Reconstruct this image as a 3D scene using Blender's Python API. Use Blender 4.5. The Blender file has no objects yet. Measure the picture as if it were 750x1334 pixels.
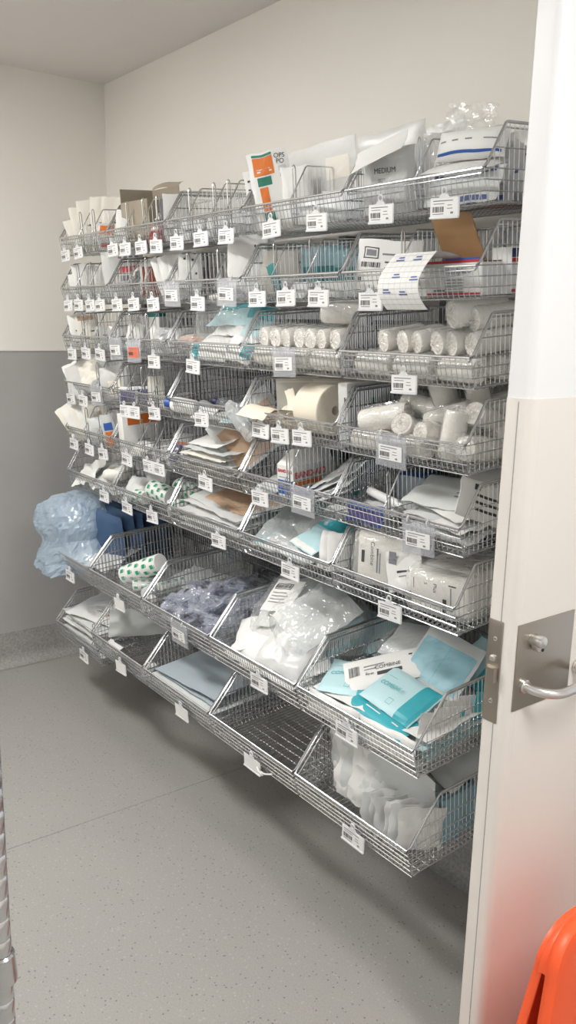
import bpy, math, random
from mathutils import Vector, Matrix, Euler, noise

scene = bpy.context.scene
COL = scene.collection
R = math.radians
PI = math.pi

# ------------------------------------------------------------------ materials
MATS = {}


def new_mat(name):
    m = bpy.data.materials.new(name)
    m.use_nodes = True
    nt = m.node_tree
    return m, nt, nt.nodes['Principled BSDF'], nt.nodes['Material Output']


def mat(name, col, rough=.5, metal=0, spec=.5, bump=0, bscale=60, vary=0, vscale=8, trans=0, sss=0):
    m, nt, p, out = new_mat(name)
    c = (*col, 1)
    p.inputs['Base Color'].default_value = c
    p.inputs['Roughness'].default_value = rough
    p.inputs['Metallic'].default_value = metal
    p.inputs['Specular IOR Level'].default_value = spec
    p.inputs['Transmission Weight'].default_value = trans
    tc = nt.nodes.new('ShaderNodeTexCoord')
    if vary:
        n = nt.nodes.new('ShaderNodeTexNoise')
        n.inputs['Scale'].default_value = vscale
        n.inputs['Detail'].default_value = 5
        nt.links.new(tc.outputs['Object'], n.inputs['Vector'])
        r = nt.nodes.new('ShaderNodeValToRGB')
        r.color_ramp.elements[0].position = .3
        r.color_ramp.elements[1].position = .7
        r.color_ramp.elements[0].color = (*[x * (1 - vary) for x in col], 1)
        r.color_ramp.elements[1].color = (*[min(1, x * (1 + vary)) for x in col], 1)
        nt.links.new(n.outputs['Fac'], r.inputs['Fac'])
        nt.links.new(r.outputs['Color'], p.inputs['Base Color'])
    if bump:
        n = nt.nodes.new('ShaderNodeTexNoise')
        n.inputs['Scale'].default_value = bscale
        n.inputs['Detail'].default_value = 4
        nt.links.new(tc.outputs['Object'], n.inputs['Vector'])
        b = nt.nodes.new('ShaderNodeBump')
        b.inputs['Strength'].default_value = bump
        b.inputs['Distance'].default_value = .004
        nt.links.new(n.outputs['Fac'], b.inputs['Height'])
        nt.links.new(b.outputs['Normal'], p.inputs['Normal'])
    MATS[name] = m
    return m


def film(name, col, alpha, rough=.12, bump=.5, bscale=45, edge=.35, gloss=.045):
    """thin plastic: a see-through sheet with a milky share and a glossy surface"""
    m, nt, p, out = new_mat(name)
    nt.nodes.remove(p)
    tc = nt.nodes.new('ShaderNodeTexCoord')
    v = nt.nodes.new('ShaderNodeTexVoronoi')
    v.feature = 'DISTANCE_TO_EDGE'
    v.inputs['Scale'].default_value = bscale
    n = nt.nodes.new('ShaderNodeTexNoise')
    n.inputs['Scale'].default_value = bscale * .5
    n.inputs['Detail'].default_value = 3
    nt.links.new(tc.outputs['Object'], n.inputs['Vector'])
    va = nt.nodes.new('ShaderNodeVectorMath')
    va.operation = 'MULTIPLY_ADD'
    va.inputs[1].default_value = (.03, .03, .03)
    nt.links.new(n.outputs['Color'], va.inputs[0])
    nt.links.new(tc.outputs['Object'], va.inputs[2])
    nt.links.new(va.outputs[0], v.inputs['Vector'])
    b = nt.nodes.new('ShaderNodeBump')
    b.inputs['Strength'].default_value = bump
    b.inputs['Distance'].default_value = .01
    nt.links.new(v.outputs['Distance'], b.inputs['Height'])
    tr = nt.nodes.new('ShaderNodeBsdfTransparent')
    df = nt.nodes.new('ShaderNodeBsdfDiffuse')
    df.inputs['Color'].default_value = (*col, 1)
    tl = nt.nodes.new('ShaderNodeBsdfTranslucent')
    tl.inputs['Color'].default_value = (*col, 1)
    dm = nt.nodes.new('ShaderNodeMixShader')
    dm.inputs[0].default_value = .3
    nt.links.new(df.outputs[0], dm.inputs[1])
    nt.links.new(tl.outputs[0], dm.inputs[2])
    nt.links.new(b.outputs['Normal'], df.inputs['Normal'])
    lw = nt.nodes.new('ShaderNodeLayerWeight')
    lw.inputs['Blend'].default_value = .25
    nt.links.new(b.outputs['Normal'], lw.inputs['Normal'])
    ma = nt.nodes.new('ShaderNodeMath')
    ma.operation = 'MULTIPLY_ADD'
    ma.inputs[1].default_value = edge
    ma.inputs[2].default_value = alpha
    ma.use_clamp = True
    nt.links.new(lw.outputs['Facing'], ma.inputs[0])
    mx = nt.nodes.new('ShaderNodeMixShader')
    nt.links.new(ma.outputs[0], mx.inputs[0])
    nt.links.new(tr.outputs[0], mx.inputs[1])
    nt.links.new(dm.outputs[0], mx.inputs[2])
    gl = nt.nodes.new('ShaderNodeBsdfGlossy')
    gl.inputs['Roughness'].default_value = rough
    gl.inputs['Color'].default_value = (1, 1, 1, 1)
    nt.links.new(b.outputs['Normal'], gl.inputs['Normal'])
    fr = nt.nodes.new('ShaderNodeMath')
    fr.operation = 'MULTIPLY_ADD'
    fr.inputs[1].default_value = .28
    fr.inputs[2].default_value = gloss
    nt.links.new(lw.outputs['Facing'], fr.inputs[0])
    m2 = nt.nodes.new('ShaderNodeMixShader')
    nt.links.new(fr.outputs[0], m2.inputs[0])
    nt.links.new(mx.outputs[0], m2.inputs[1])
    nt.links.new(gl.outputs[0], m2.inputs[2])
    nt.links.new(m2.outputs[0], out.inputs['Surface'])
    MATS[name] = m
    return m


def M(n):
    return MATS[n]


mat('chrome', (.62, .63, .64), .27, 1)
mat('rack_steel', (.12, .12, .12), .5, .6)
mat('post_chrome', (.70, .70, .71), .18, 1)
mat('satin_steel', (.42, .375, .325), .33, 1, bump=.05, bscale=200)
mat('bright_steel', (.72, .71, .69), .3, 1)
mat('dark_hole', (.02, .02, .02), .7)
mat('wall_cream', (.87, .845, .79), .75, bump=.04, bscale=90, vary=.012, vscale=2)
mat('dado_grey', (.42, .414, .404), .55, vary=.05, vscale=3)
mat('cove_grey', (.34, .335, .32), .5, vary=.22, vscale=120)
mat('ceiling_paint', (.80, .765, .745), .85)
mat('door_white', (.82, .82, .825), .38)
mat('door_vinyl', (.79, .745, .69), .42, vary=.015, vscale=5)
mat('paper', (.80, .80, .78), .6, bump=.12, bscale=40)
mat('paper_cream', (.80, .765, .69), .65, bump=.12, bscale=40)
mat('paper_grey', (.62, .63, .62), .6, bump=.15, bscale=35)
mat('paper_dim', (.66, .68, .67), .6, bump=.2, bscale=30)
mat('gauze', (.86, .835, .78), .9, bump=.5, bscale=220)
mat('foam_cream', (.84, .77, .64), .85, bump=.15, bscale=150)
mat('kraft', (.42, .25, .115), .75, vary=.06, vscale=20)
mat('kraft_dark', (.22, .06, .03), .75)
mat('tan_pad', (.52, .36, .245), .8, bump=.2, bscale=60, vary=.05)
mat('grey_card', (.34, .295, .23), .8, vary=.04)
mat('beige_board', (.63, .60, .545), .75)
mat('teal', (.045, .40, .47), .45, bump=.1)
mat('teal_pale', (.50, .72, .76), .45, bump=.15)
mat('teal_sheet', (.24, .46, .53), .45, bump=.05)
mat('teal_deep', (.02, .20, .20), .5)
mat('blue', (.03, .10, .38), .4)
mat('blue_drape', (.045, .095, .19), .6, bump=.5, bscale=30)
mat('navy', (.02, .03, .11), .4)
mat('violet', (.10, .09, .26), .4, vary=.2, vscale=30)
mat('blue_pack', (.30, .48, .56), .5, bump=.2)
mat('ice_sheet', (.42, .485, .53), .5, vary=.04)
mat('orange', (.74, .19, .03), .45)
mat('sign_orange', (.93, .115, .03), .38)
mat('green', (.02, .33, .15), .45)
mat('green_dark', (.03, .21, .15), .5)
mat('red', (.50, .03, .04), .45)
mat('print_red', (.62, .05, .05), .5)
mat('ink', (.05, .05, .055), .6)
mat('ink_grey', (.22, .22, .24), .6)
mat('ink_blue', (.10, .13, .32), .6)
mat('ink_teal', (.08, .42, .48), .6)
mat('grid_line', (.45, .45, .48), .6)
mat('tag_white', (.82, .82, .81), .4)
mat('tag_plastic', (.72, .73, .75), .3)
mat('red_card', (.74, .17, .10), .5)
mat('plastic_white', (.84, .84, .82), .3)
mat('olive_pale', (.58, .57, .44), .6)
mat('lamp_frame', (.8, .8, .8), .5)
film('film_clear', (.86, .89, .90), .06, rough=.12, bump=.5, edge=.26)
film('film_white', (.84, .86, .86), .38, bump=.6)
film('film_milky', (.85, .86, .85), .70, rough=.3, bump=.08, gloss=.02)
film('film_blue', (.58, .72, .86), .50, rough=.2, bump=.5, bscale=25)
film('film_violet', (.60, .64, .74), .22, rough=.1, bump=.3)
film('film_gauze', (.93, .92, .9), .14, rough=.13, bump=.4, bscale=40)
film('pocket', (.74, .76, .82), .30, rough=.2, bump=.05, edge=.1, gloss=.03)
film('film_teal', (.35, .62, .68), .62, rough=.2)

# floor: grey sheet vinyl with fine dark and light flecks, one welded seam
m, nt, p, out = new_mat('floor_vinyl')
MATS['floor_vinyl'] = m
tc = nt.nodes.new('ShaderNodeTexCoord')


def ramp(src, a, b, ca, cb):
    r = nt.nodes.new('ShaderNodeValToRGB')
    r.color_ramp.elements[0].position = a
    r.color_ramp.elements[1].position = b
    r.color_ramp.elements[0].color = ca
    r.color_ramp.elements[1].color = cb
    nt.links.new(src, r.inputs['Fac'])
    return r.outputs['Color']


def mix(f, a, b):
    x = nt.nodes.new('ShaderNodeMix')
    x.data_type = 'RGBA'
    nt.links.new(f, x.inputs['Factor'])
    for s, v in ((6, a), (7, b)):
        if isinstance(v, tuple):
            x.inputs[s].default_value = v
        else:
            nt.links.new(v, x.inputs[s])
    return x.outputs[2]


n1 = nt.nodes.new('ShaderNodeTexNoise')
n1.inputs['Scale'].default_value = 260
n1.inputs['Detail'].default_value = 3
nt.links.new(tc.outputs['Object'], n1.inputs['Vector'])
n2 = nt.nodes.new('ShaderNodeTexNoise')
n2.inputs['Scale'].default_value = 2.2
n2.inputs['Detail'].default_value = 4
nt.links.new(tc.outputs['Object'], n2.inputs['Vector'])
vo = nt.nodes.new('ShaderNodeTexVoronoi')
vo.inputs['Scale'].default_value = 75
nt.links.new(tc.outputs['Object'], vo.inputs['Vector'])
vo2 = nt.nodes.new('ShaderNodeTexVoronoi')
vo2.inputs['Scale'].default_value = 60
mp = nt.nodes.new('ShaderNodeMapping')
mp.inputs['Location'].default_value = (3.3, 1.7, .4)
nt.links.new(tc.outputs['Object'], mp.inputs['Vector'])
nt.links.new(mp.outputs['Vector'], vo2.inputs['Vector'])
base = ramp(n1.outputs['Fac'], .3, .7, (.32, .31, .292, 1), (.40, .39, .368, 1))
big = ramp(n2.outputs['Fac'], .35, .65, (0, 0, 0, 1), (.25, .25, .25, 1))
base = mix(big, base, (.41, .396, .365, 1))
dark = ramp(vo.outputs['Distance'], .13, .2, (.8, .8, .8, 1), (0, 0, 0, 1))
sel = ramp(vo.outputs['Color'], .45, .5, (0, 0, 0, 1), (1, 1, 1, 1))
mm = nt.nodes.new('ShaderNodeMath')
mm.operation = 'MULTIPLY'
nt.links.new(dark, mm.inputs[0])
nt.links.new(sel, mm.inputs[1])
base = mix(mm.outputs[0], base, (.14, .137, .133, 1))
light = ramp(vo2.outputs['Distance'], .13, .2, (.7, .7, .7, 1), (0, 0, 0, 1))
base = mix(light, base, (.46, .45, .43, 1))
nt.links.new(base, p.inputs['Base Color'])
p.inputs['Roughness'].default_value = .45
p.inputs['Specular IOR Level'].default_value = .35


# ------------------------------------------------------------------ mesh builder
class MB:
    def __init__(s):
        s.v = []
        s.f = []
        s.mi = []
        s.mats = []
        s.flat = False

    def m(s, name):
        if name not in s.mats:
            s.mats.append(name)
        return s.mats.index(name)

    def add(s, vs, fs, mt, T=None):
        b = len(s.v)
        s.v += [tuple(T @ Vector(x)) if T else tuple(x) for x in vs]
        k = s.m(mt)
        for f in fs:
            s.f.append(tuple(i + b for i in f))
            s.mi.append(k)

    def box(s, c, d, mt, T=None, bev=0):
        x, y, z = [q / 2 for q in d]
        if bev:
            return s.rbox(c, d, bev, mt, T)
        vs = [(c[0] + i * x, c[1] + j * y, c[2] + k * z) for i in (-1, 1) for j in (-1, 1) for k in (-1, 1)]
        s.add(vs, [(0, 1, 3, 2), (4, 6, 7, 5), (0, 4, 5, 1), (2, 3, 7, 6), (0, 2, 6, 4), (1, 5, 7, 3)], mt, T)

    def rbox(s, c, d, b, mt, T=None, n=3):
        # rounded box: a rounded rectangle in xy stacked through rounded z rings
        hx, hy, hz = [q / 2 for q in d]
        b = min(b, hx, hy, hz)
        rings = []
        for k in range(n + 1):
            a = -PI / 2 + PI / 2 * k / n
            rings.append((-hz + b + b * math.sin(a), b * math.cos(a)))
        for k in range(n + 1):
            a = PI / 2 * k / n
            rings.append((hz - b + b * math.sin(a), b * math.cos(a)))
        vs = []
        for z, off in rings:
            for cx, cy, a0 in ((hx - b, hy - b, 0), (-hx + b, hy - b, PI / 2), (-hx + b, -hy + b, PI), (hx - b, -hy + b, 1.5 * PI)):
                for k in range(n + 1):
                    a = a0 + PI / 2 * k / n
                    vs.append((c[0] + cx + off * math.cos(a), c[1] + cy + off * math.sin(a), c[2] + z))
        w = 4 * (n + 1)
        fs = []
        for r in range(len(rings) - 1):
            for k in range(w):
                fs.append((r * w + k, r * w + (k + 1) % w, (r + 1) * w + (k + 1) % w, (r + 1) * w + k))
        fs.append(tuple(reversed(range(w))))
        t = (len(rings) - 1) * w
        fs.append(tuple(range(t, t + w)))
        s.add(vs, fs, mt, T)

    def tube(s, pts, r, mt, n=6, closed=False, cap=True, T=None):
        pts = [Vector(p) for p in pts]
        N = len(pts)
        vs = []
        prev = None
        for i, p in enumerate(pts):
            if closed:
                t = pts[(i + 1) % N] - pts[i - 1]
            else:
                t = pts[min(i + 1, N - 1)] - pts[max(i - 1, 0)]
            t.normalize()
            if prev is None:
                a = Vector((0, 0, 1)) if abs(t.z) < .9 else Vector((1, 0, 0))
                u = t.cross(a).normalized()
            else:
                u = (prev - t * prev.dot(t)).normalized()
            prev = u
            w = t.cross(u)
            rr = r[i] if isinstance(r, (list, tuple)) else r
            for k in range(n):
                a = 2 * PI * k / n
                vs.append(p + u * (rr * math.cos(a)) + w * (rr * math.sin(a)))
        fs = []
        for i in range(N if closed else N - 1):
            j = (i + 1) % N
            for k in range(n):
                fs.append((i * n + k, i * n + (k + 1) % n, j * n + (k + 1) % n, j * n + k))
        if cap and not closed:
            fs.append(tuple(reversed(range(n))))
            fs.append(tuple(range((N - 1) * n, N * n)))
        s.add(vs, fs, mt, T)

    def lathe(s, prof, mt, n=24, T=None, cap=True):
        # profile of (x along axis, radius), axis = local X
        vs = []
        for x, r in prof:
            for k in range(n):
                a = 2 * PI * k / n
                vs.append((x, r * math.cos(a), r * math.sin(a)))
        fs = []
        for i in range(len(prof) - 1):
            for k in range(n):
                fs.append((i * n + k, (i + 1) * n + k, (i + 1) * n + (k + 1) % n, i * n + (k + 1) % n))
        if cap:
            fs.append(tuple(range(n)))
            fs.append(tuple(reversed(range((len(prof) - 1) * n, len(prof) * n))))
        s.add(vs, fs, mt, T)

    def grid(s, nx, ny, fn, mt, T=None, paint=None):
        b = len(s.v)
        for j in range(ny + 1):
            for i in range(nx + 1):
                q = fn(i / nx, j / ny)
                s.v.append(tuple(T @ Vector(q)) if T else tuple(q))
        for j in range(ny):
            for i in range(nx):
                k = b + j * (nx + 1) + i
                s.f.append((k, k + 1, k + nx + 2, k + nx + 1))
                s.mi.append(s.m(paint((i + .5) / nx, (j + .5) / ny) if paint else mt))

    def mesh(s, name, smooth=True):
        smooth = smooth and not s.flat
        me = bpy.data.meshes.new(name)
        me.from_pydata(s.v, [], s.f)
        for k in s.mats:
            me.materials.append(MATS[k])
        me.polygons.foreach_set('material_index', s.mi)
        me.polygons.foreach_set('use_smooth', [smooth] * len(s.f))
        me.update()
        if smooth:
            try:
                me.set_sharp_from_angle(angle=R(40))
            except Exception:
                pass
        return me

    def build(s, name, parent=None, T=None, smooth=True):
        return link(name, s.mesh(name, smooth), parent, T)


def link(name, data, parent=None, T=None):
    o = bpy.data.objects.new(name, data)
    COL.objects.link(o)
    if parent is not None:
        o.parent = parent
    if T is not None:
        o.matrix_basis = T
    return o


CONTENT = []


def tag(o, label, cat, group=None):
    if globals().get('FILLING'):
        CONTENT.append((o, (r, c)))
    o['label'] = label
    o['category'] = cat
    if group:
        o['group'] = group
    return o


def thing(name, label, cat, T=None, group=None):
    o = link(name, None, None, T)
    o.empty_display_size = .03
    return tag(o, label, cat, group)


def structure(o):
    o['kind'] = 'structure'
    return o


def copy_tree(o, T=None, label=None, group=None):
    c = o.copy()
    COL.objects.link(c)
    if T is not None:
        c.matrix_basis = T
    if label:
        c['label'] = label
    if group:
        c['group'] = group
    for ch in list(o.children):
        d = ch.copy()
        COL.objects.link(d)
        d.parent = c
        for g in list(ch.children):
            e = g.copy()
            COL.objects.link(e)
            e.parent = d
    return c


def text(parent, s, size, T, mt, name='printed_lettering', ax='LEFT', bold=0):
    cu = bpy.data.curves.new(name, 'FONT')
    cu.body = s
    cu.size = size
    cu.align_x = ax
    cu.extrude = .0001
    cu.offset = bold
    cu.materials.append(MATS[mt])
    tmp = bpy.data.objects.new('lettering_source', cu)
    me = bpy.data.meshes.new_from_object(tmp)
    bpy.data.objects.remove(tmp)
    return link(name, me, parent, T)


def mtx(x=0, y=0, z=0, rx=0, ry=0, rz=0):
    return Matrix.Translation((x, y, z)) @ Euler((R(rx), R(ry), R(rz))).to_matrix().to_4x4()


# ------------------------------------------------------------------ the room
H = 2.55
DADO = 1.42
COVE = .155


def slab(name, c, d, mt):
    b = MB()
    b.box(c, d, mt)
    return structure(b.build(name, smooth=False))


slab('floor', (2.6, -.75, -.05), (5.6, 4.5, .1), 'floor_vinyl')
slab('ceiling', (2.6, -.75, H + .05), (5.6, 4.5, .1), 'ceiling_paint')


def wall(name, x0, x1, y0, y1, top=H, bottom=0, dado=True):
    b = MB()
    cx, cy, dx, dy = (x0 + x1) / 2, (y0 + y1) / 2, x1 - x0, y1 - y0
    if dado:
        b.box((cx, cy, DADO / 2), (dx, dy, DADO), 'dado_grey')
        b.box((cx, cy, (DADO + top) / 2), (dx, dy, top - DADO), 'wall_cream')
    else:
        b.box((cx, cy, (bottom + top) / 2), (dx, dy, top - bottom), 'wall_cream')
    return structure(b.build(name, smooth=False))


wall('wall_far', -.1, 0, -2.6, .1)
wall('wall_long', 0, 2.64, 0, .1)
wall('wall_near', 0, 2.66, -2.7, -2.6)
wall('wall_front', 2.66, 2.76, -2.6, -2.05)
wall('wall_front_right', 2.66, 2.76, .42, 1.5, dado=False)
wall('wall_front_header', 2.66, 2.76, -2.05, .42, bottom=2.2, dado=False)
wall('wall_corridor', 5.1, 5.2, -3.0, 1.5, dado=False)

# floor vinyl turned up the walls as a coved skirting
for nm, along in (('baseboard_far', 0), ('baseboard_long', 1)):
    b = MB()
    prof = [(.0, 0), (.055, .0015), (.035, .006), (.018, .016), (.008, .032), (.004, .055), (.003, COVE), (0, COVE)]
    prof = prof[1:]
    L = 2.6 if along == 0 else 2.64
    vs = []
    for t in (0, L):
        for d, z in prof:
            vs.append((d, -t, z) if along == 0 else (t, -d, z))
    n = len(prof)
    fs = [(i, i + 1, n + i + 1, n + i) for i in range(n - 1)]
    b.add(vs, fs, 'cove_grey')
    structure(b.build(nm))

# welded seam in the floor sheet
b = MB()
b.box((1.382, -1.3, .0004), (.004, 2.55, .0012), 'cove_grey')
structure(b.build('trim_1', smooth=False))
# capping strip on top of the wall lining
b = MB()
b.box((.002, -1.3, DADO), (.004, 2.6, .006), 'ceiling_paint')
structure(b.build('trim_2', smooth=False))

# door frame (reveal) round the opening
b = MB()
for y in (-2.04, .405):
    b.box((2.71, y, 1.1), (.13, .05, 2.2), 'door_white')
b.box((2.71, -.815, 2.19), (.13, 2.49, .04), 'door_white')
structure(b.build('trim_3', smooth=False))

# the closed leaf with rounded latch edge, pale vinyl below, white paint above
DX0, DX1, DY0, DY1, DZ = 2.695, 2.75, -.515, .375, 2.165
SPLIT = 1.434


def leaf_section(z0, z1, mt, grow=0.):
    b = MB()
    g = grow
    prof = [(DX0 - g, DY1), (DX0 - g, DY0 + .004), (DX0 + .004, DY0 - g), (DX0 + .022, DY0 - g)]
    cx, cy, r = DX1 - .018, DY0 + .018, .018 + g
    for k in range(9):
        a = -PI / 2 + PI / 2 * k / 8
        prof.append((cx + r * math.cos(a), cy + r * math.sin(a)))
    prof += [(DX1 + g, DY1)]
    n = len(prof)
    vs = [(x, y, z0) for x, y in prof] + [(x, y, z1) for x, y in prof]
    fs = [(i, (i + 1) % n, n + (i + 1) % n, n + i) for i in range(n)] + [tuple(reversed(range(n))), tuple(range(n, 2 * n))]
    b.add(vs, fs, mt)
    return b


door = structure(leaf_section(.008, DZ, 'door_white').build('door_1'))
leaf_section(.008, SPLIT, 'door_vinyl', .0015).build('door_lining', door)
b = MB()
# overlapping edge strips of the lining
b.box((DX1 - .0255, DY0 - .0012, (SPLIT + .008) / 2), (.0018, .0016, SPLIT - .02), 'cove_grey')
b.box((DX1 + .0012, DY0 + .028, (SPLIT + .008) / 2), (.0012, .0012, SPLIT - .02), 'ceiling_paint')
b.build('door_seam', door, smooth=False)
# lock faceplate on the latch edge
b = MB()
b.rbox((2.7145, DY0 - .0022, .919), (.034, .0035, .204), .0015, 'satin_steel', n=2)
fp = b.build('lock_faceplate', door)
b = MB()
for z in (.985, .860):
    b.lathe([(-.001, .0045), (.0008, .0045), (.0012, .0035)], 'bright_steel', 14, T=mtx(2.716, DY0 - .0042, z, 0, 0, -90))
    b.box((2.716, DY0 - .0056, z), (.005, .0004, .0012), 'dark_hole', T=None)
b.build('screw', fp)
b = MB()   # bevelled latch bolt
vs = [(2.700, DY0 - .003, .93), (2.728, DY0 - .003, .93), (2.728, DY0 - .016, .93), (2.711, DY0 - .016, .93)]
vs2 = [(x, y, .902) for x, y, z in vs]
b.add(vs + vs2, [(0, 1, 2, 3), (7, 6, 5, 4), (0, 4, 5, 1), (1, 5, 6, 2), (2, 6, 7, 3), (3, 7, 4, 0)], 'satin_steel')
b.build('latch_bolt', fp, smooth=False)
b = MB()
b.rbox((2.716, DY0 - .007, .947), (.012, .009, .010), .002, 'bright_steel', n=2)
b.build('deadlatch_pin', fp)
b = MB()
b.rbox((DX1 + .003, -.4155, .932), (.003, .172, .172), .0012, 'satin_steel', n=2)
pl = b.build('handle_plate', door)
# profile cylinder with key slot
b = MB()
b.rbox((DX1 + .016, -.457, .975), (.024, .018, .026), .0085, 'bright_steel', n=5)
b.lathe([(0, .0125), (.022, .0125), (.026, .011), (.027, .009)], 'bright_steel', 20, T=mtx(DX1 + .003, -.457, .983))
cy = b.build('lock_cylinder', pl)
b = MB()
b.lathe([(0, .0035), (.0008, .0035)], 'dark_hole', 14, T=mtx(DX1 + .0279, -.457, .969))
b.build('keyhole', pl)
# bowed pull handle
b = MB()
pts = []
y0, y1, zc, out_ = -.474, -.305, .893, .058
for k in range(25):
    t = k / 24
    if t < .28:
        a = t / .28 * PI / 2
        pts.append((DX1 + .003 + out_ * math.sin(a), y0 + .05 * (1 - math.cos(a)), zc - .006 * math.sin(a)))
    elif t > .72:
        a = (1 - t) / .28 * PI / 2
        pts.append((DX1 + .003 + out_ * math.sin(a), y1 - .05 * (1 - math.cos(a)), zc - .006 * math.sin(a)))
    else:
        f = (t - .28) / .44
        pts.append((DX1 + .003 + out_, y0 + .05 + (y1 - y0 - .1) * f, zc - .006))
b.tube(pts, .0095, 'bright_steel', 16)
h = b.build('pull_handle', door)
b = MB()
for y in (y0, y1):
    b.lathe([(0, .0135), (.006, .0135), (.008, .0115)], 'bright_steel', 20, T=mtx(DX1 + .004, y, zc))
b.build('rosette', h)

# ceiling light panels (the lamps of the room and the corridor)
for i, (x, y, e, sx, sy) in enumerate(((1.35, -1.72, 44, 1.15, .3), (3.95, -.75, 36, .9, .3))):
    lab = ('long ceiling light panel in the store room', 'ceiling light panel in the corridor before the door')[i]
    emit = 'lamp_%d' % i
    em, nt, p, out = new_mat(emit)
    MATS[emit] = em
    p.inputs['Emission Color'].default_value = (1, .985, .96, 1)
    p.inputs['Emission Strength'].default_value = e
    t = thing('ceiling_light', lab, 'ceiling light', mtx(x, y, H))
    b = MB()
    for s_ in (-1, 1):
        b.box((0, s_ * (sy / 2 + .015), -.008), (sx + .06, .03, .016), 'lamp_frame')
        b.box((s_ * (sx / 2 + .015), 0, -.008), (.03, sy, .016), 'lamp_frame')
    b.build('frame', t, smooth=False)
    b = MB()
    b.box((0, 0, -.006), (sx, sy, .008), emit)
    b.build('diffuser', t, smooth=False)
# ------------------------------------------------------------------ camera, world
cam_d = bpy.data.cameras.new('camera')
cam = bpy.data.objects.new('camera', cam_d)
COL.objects.link(cam)
pitch, roll, yaw = R(12.4), R(1.27), R(52.75)
fw = Vector((-math.sin(yaw) * math.cos(pitch), math.cos(yaw) * math.cos(pitch), -math.sin(pitch)))
rt = Vector((math.cos(yaw), math.sin(yaw), 0))
up = rt.cross(fw)
r2 = rt * math.cos(roll) + up * math.sin(roll)
u2 = -rt * math.sin(roll) + up * math.cos(roll)
cam.matrix_world = Matrix(((r2.x, u2.x, -fw.x, 3.675), (r2.y, u2.y, -fw.y, -1.743), (r2.z, u2.z, -fw.z, 1.55), (0, 0, 0, 1)))
cam_d.sensor_fit = 'VERTICAL'
cam_d.sensor_height = 24
cam_d.lens = 1105 / 1334 * 24
cam_d.clip_start = .02
scene.camera = cam
w = bpy.data.worlds.new('world')
scene.world = w
w.use_nodes = True
w.node_tree.nodes['Background'].inputs[0].default_value = (.95, .97, 1, 1)
w.node_tree.nodes['Background'].inputs[1].default_value = .8
vs_ = scene.view_settings
vs_.view_transform = 'Standard'
vs_.look = 'None'
vs_.gamma = 1
vs_.use_curve_mapping = False
vs_.exposure = .04
scene.cycles.transparent_max_bounces = 24
scene.cycles.max_bounces = 8

# ------------------------------------------------------------------ rack and baskets
X0, BW = .43, .418
ROWZ = {1: 1.855, 2: 1.674, 3: 1.494, 4: 1.316, 5: 1.139, 6: .963, 7: .66, 8: .417}
HF = {r: (.062 if r < 7 else .068) for r in ROWZ}
YF = {r: (-.4 if r < 7 else -.5) for r in ROWZ}
DEP = {r: (.31 if r < 7 else .41) for r in ROWZ}
TILT = math.atan(.08)
COLS = 'EDCBA'
ROWN = {1: 'first-row', 2: 'second-row', 3: 'third-row', 4: 'fourth-row', 5: 'fifth-row', 6: 'sixth-row', 7: 'seventh-row', 8: 'bottom-row'}
COLN = {'E': 'corner', 'D': 'near-corner', 'C': 'middle', 'B': 'near-door', 'A': 'door-end'}
NTH = ['first', 'second', 'third', 'fourth', 'fifth', 'sixth', 'seventh', 'eighth', 'ninth', 'tenth', 'eleventh', 'twelfth', 'thirteenth', 'fourteenth']


def where(r, c):
    return '%s %s basket' % (ROWN[r], COLN[c])


def binm(r, c):
    dy = dz = 0
    if (r, c) == (8, 'E'):
        dy, dz = .03, -.085
    return Matrix.Translation((X0 + BW * COLS.index(c), YF[r] + dy, ROWZ[r] - HF[r] + dz)) @ Matrix.Rotation(TILT, 4, 'X')


def at(r, c, u, v, w, rx=0, ry=0, rz=0):
    return binm(r, c) @ mtx(u, v, w, rx, ry, rz)


# wall rack: uprights, rails and wire back panels
rack = thing('wall_rack', 'dark steel wall rack with wire back panels behind all the baskets', 'rack', mtx(0, 0, 0))
for k in range(6):
    b = MB()
    x = X0 + BW * k
    b.box((x, -.028, 1.0), (.03, .05, 1.62), 'rack_steel')
    for j in range(22):
        b.box((x, -.0535, .25 + j * .07), (.006, .001, .03), 'dark_hole')
    b.build('upright', rack, smooth=False)
for r in ROWZ:
    b = MB()
    z = ROWZ[r] - HF[r] + DEP[r] * .08 + (.015 if r < 3 else .1)
    b.box((X0 + BW * 2.5, -.068, z), (BW * 5 + .03, .012, .026), 'rack_steel')
    b.build('rail', rack, smooth=False)
for k in range(5):
    b = MB()
    xa, xb = X0 + BW * k + .02, X0 + BW * (k + 1) - .02
    n = 24
    for i in range(n + 1):
        x = xa + (xb - xa) * i / n
        b.tube([(x, -.066, .34), (x, -.066, 1.60)], .0012, 'chrome', 4, cap=False)
    for z in (.34, .5, .7, .9, 1.1, 1.3, 1.5, 1.6):
        b.tube([(xa, -.063, z), (xb, -.063, z)], .002, 'chrome', 4, cap=False)
    b.build('wire_back_panel', rack)

SHAL = dict(D=.31, hf=.062, ht=.148, vs=.062, pf=.0145, ps=.0145, hw=(.02, .041), sh=(.02, .041, .062, .1))
DEEP = dict(D=.41, hf=.068, ht=.172, vs=.1, pf=.0118, ps=.0135, hw=(.014, .028, .042, .056), sh=(.014, .028, .042, .056, .075, .11))


def side_top(S, v):
    return S['hf'] + (S['ht'] - S['hf']) * min(1, v / S['vs'])


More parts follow.
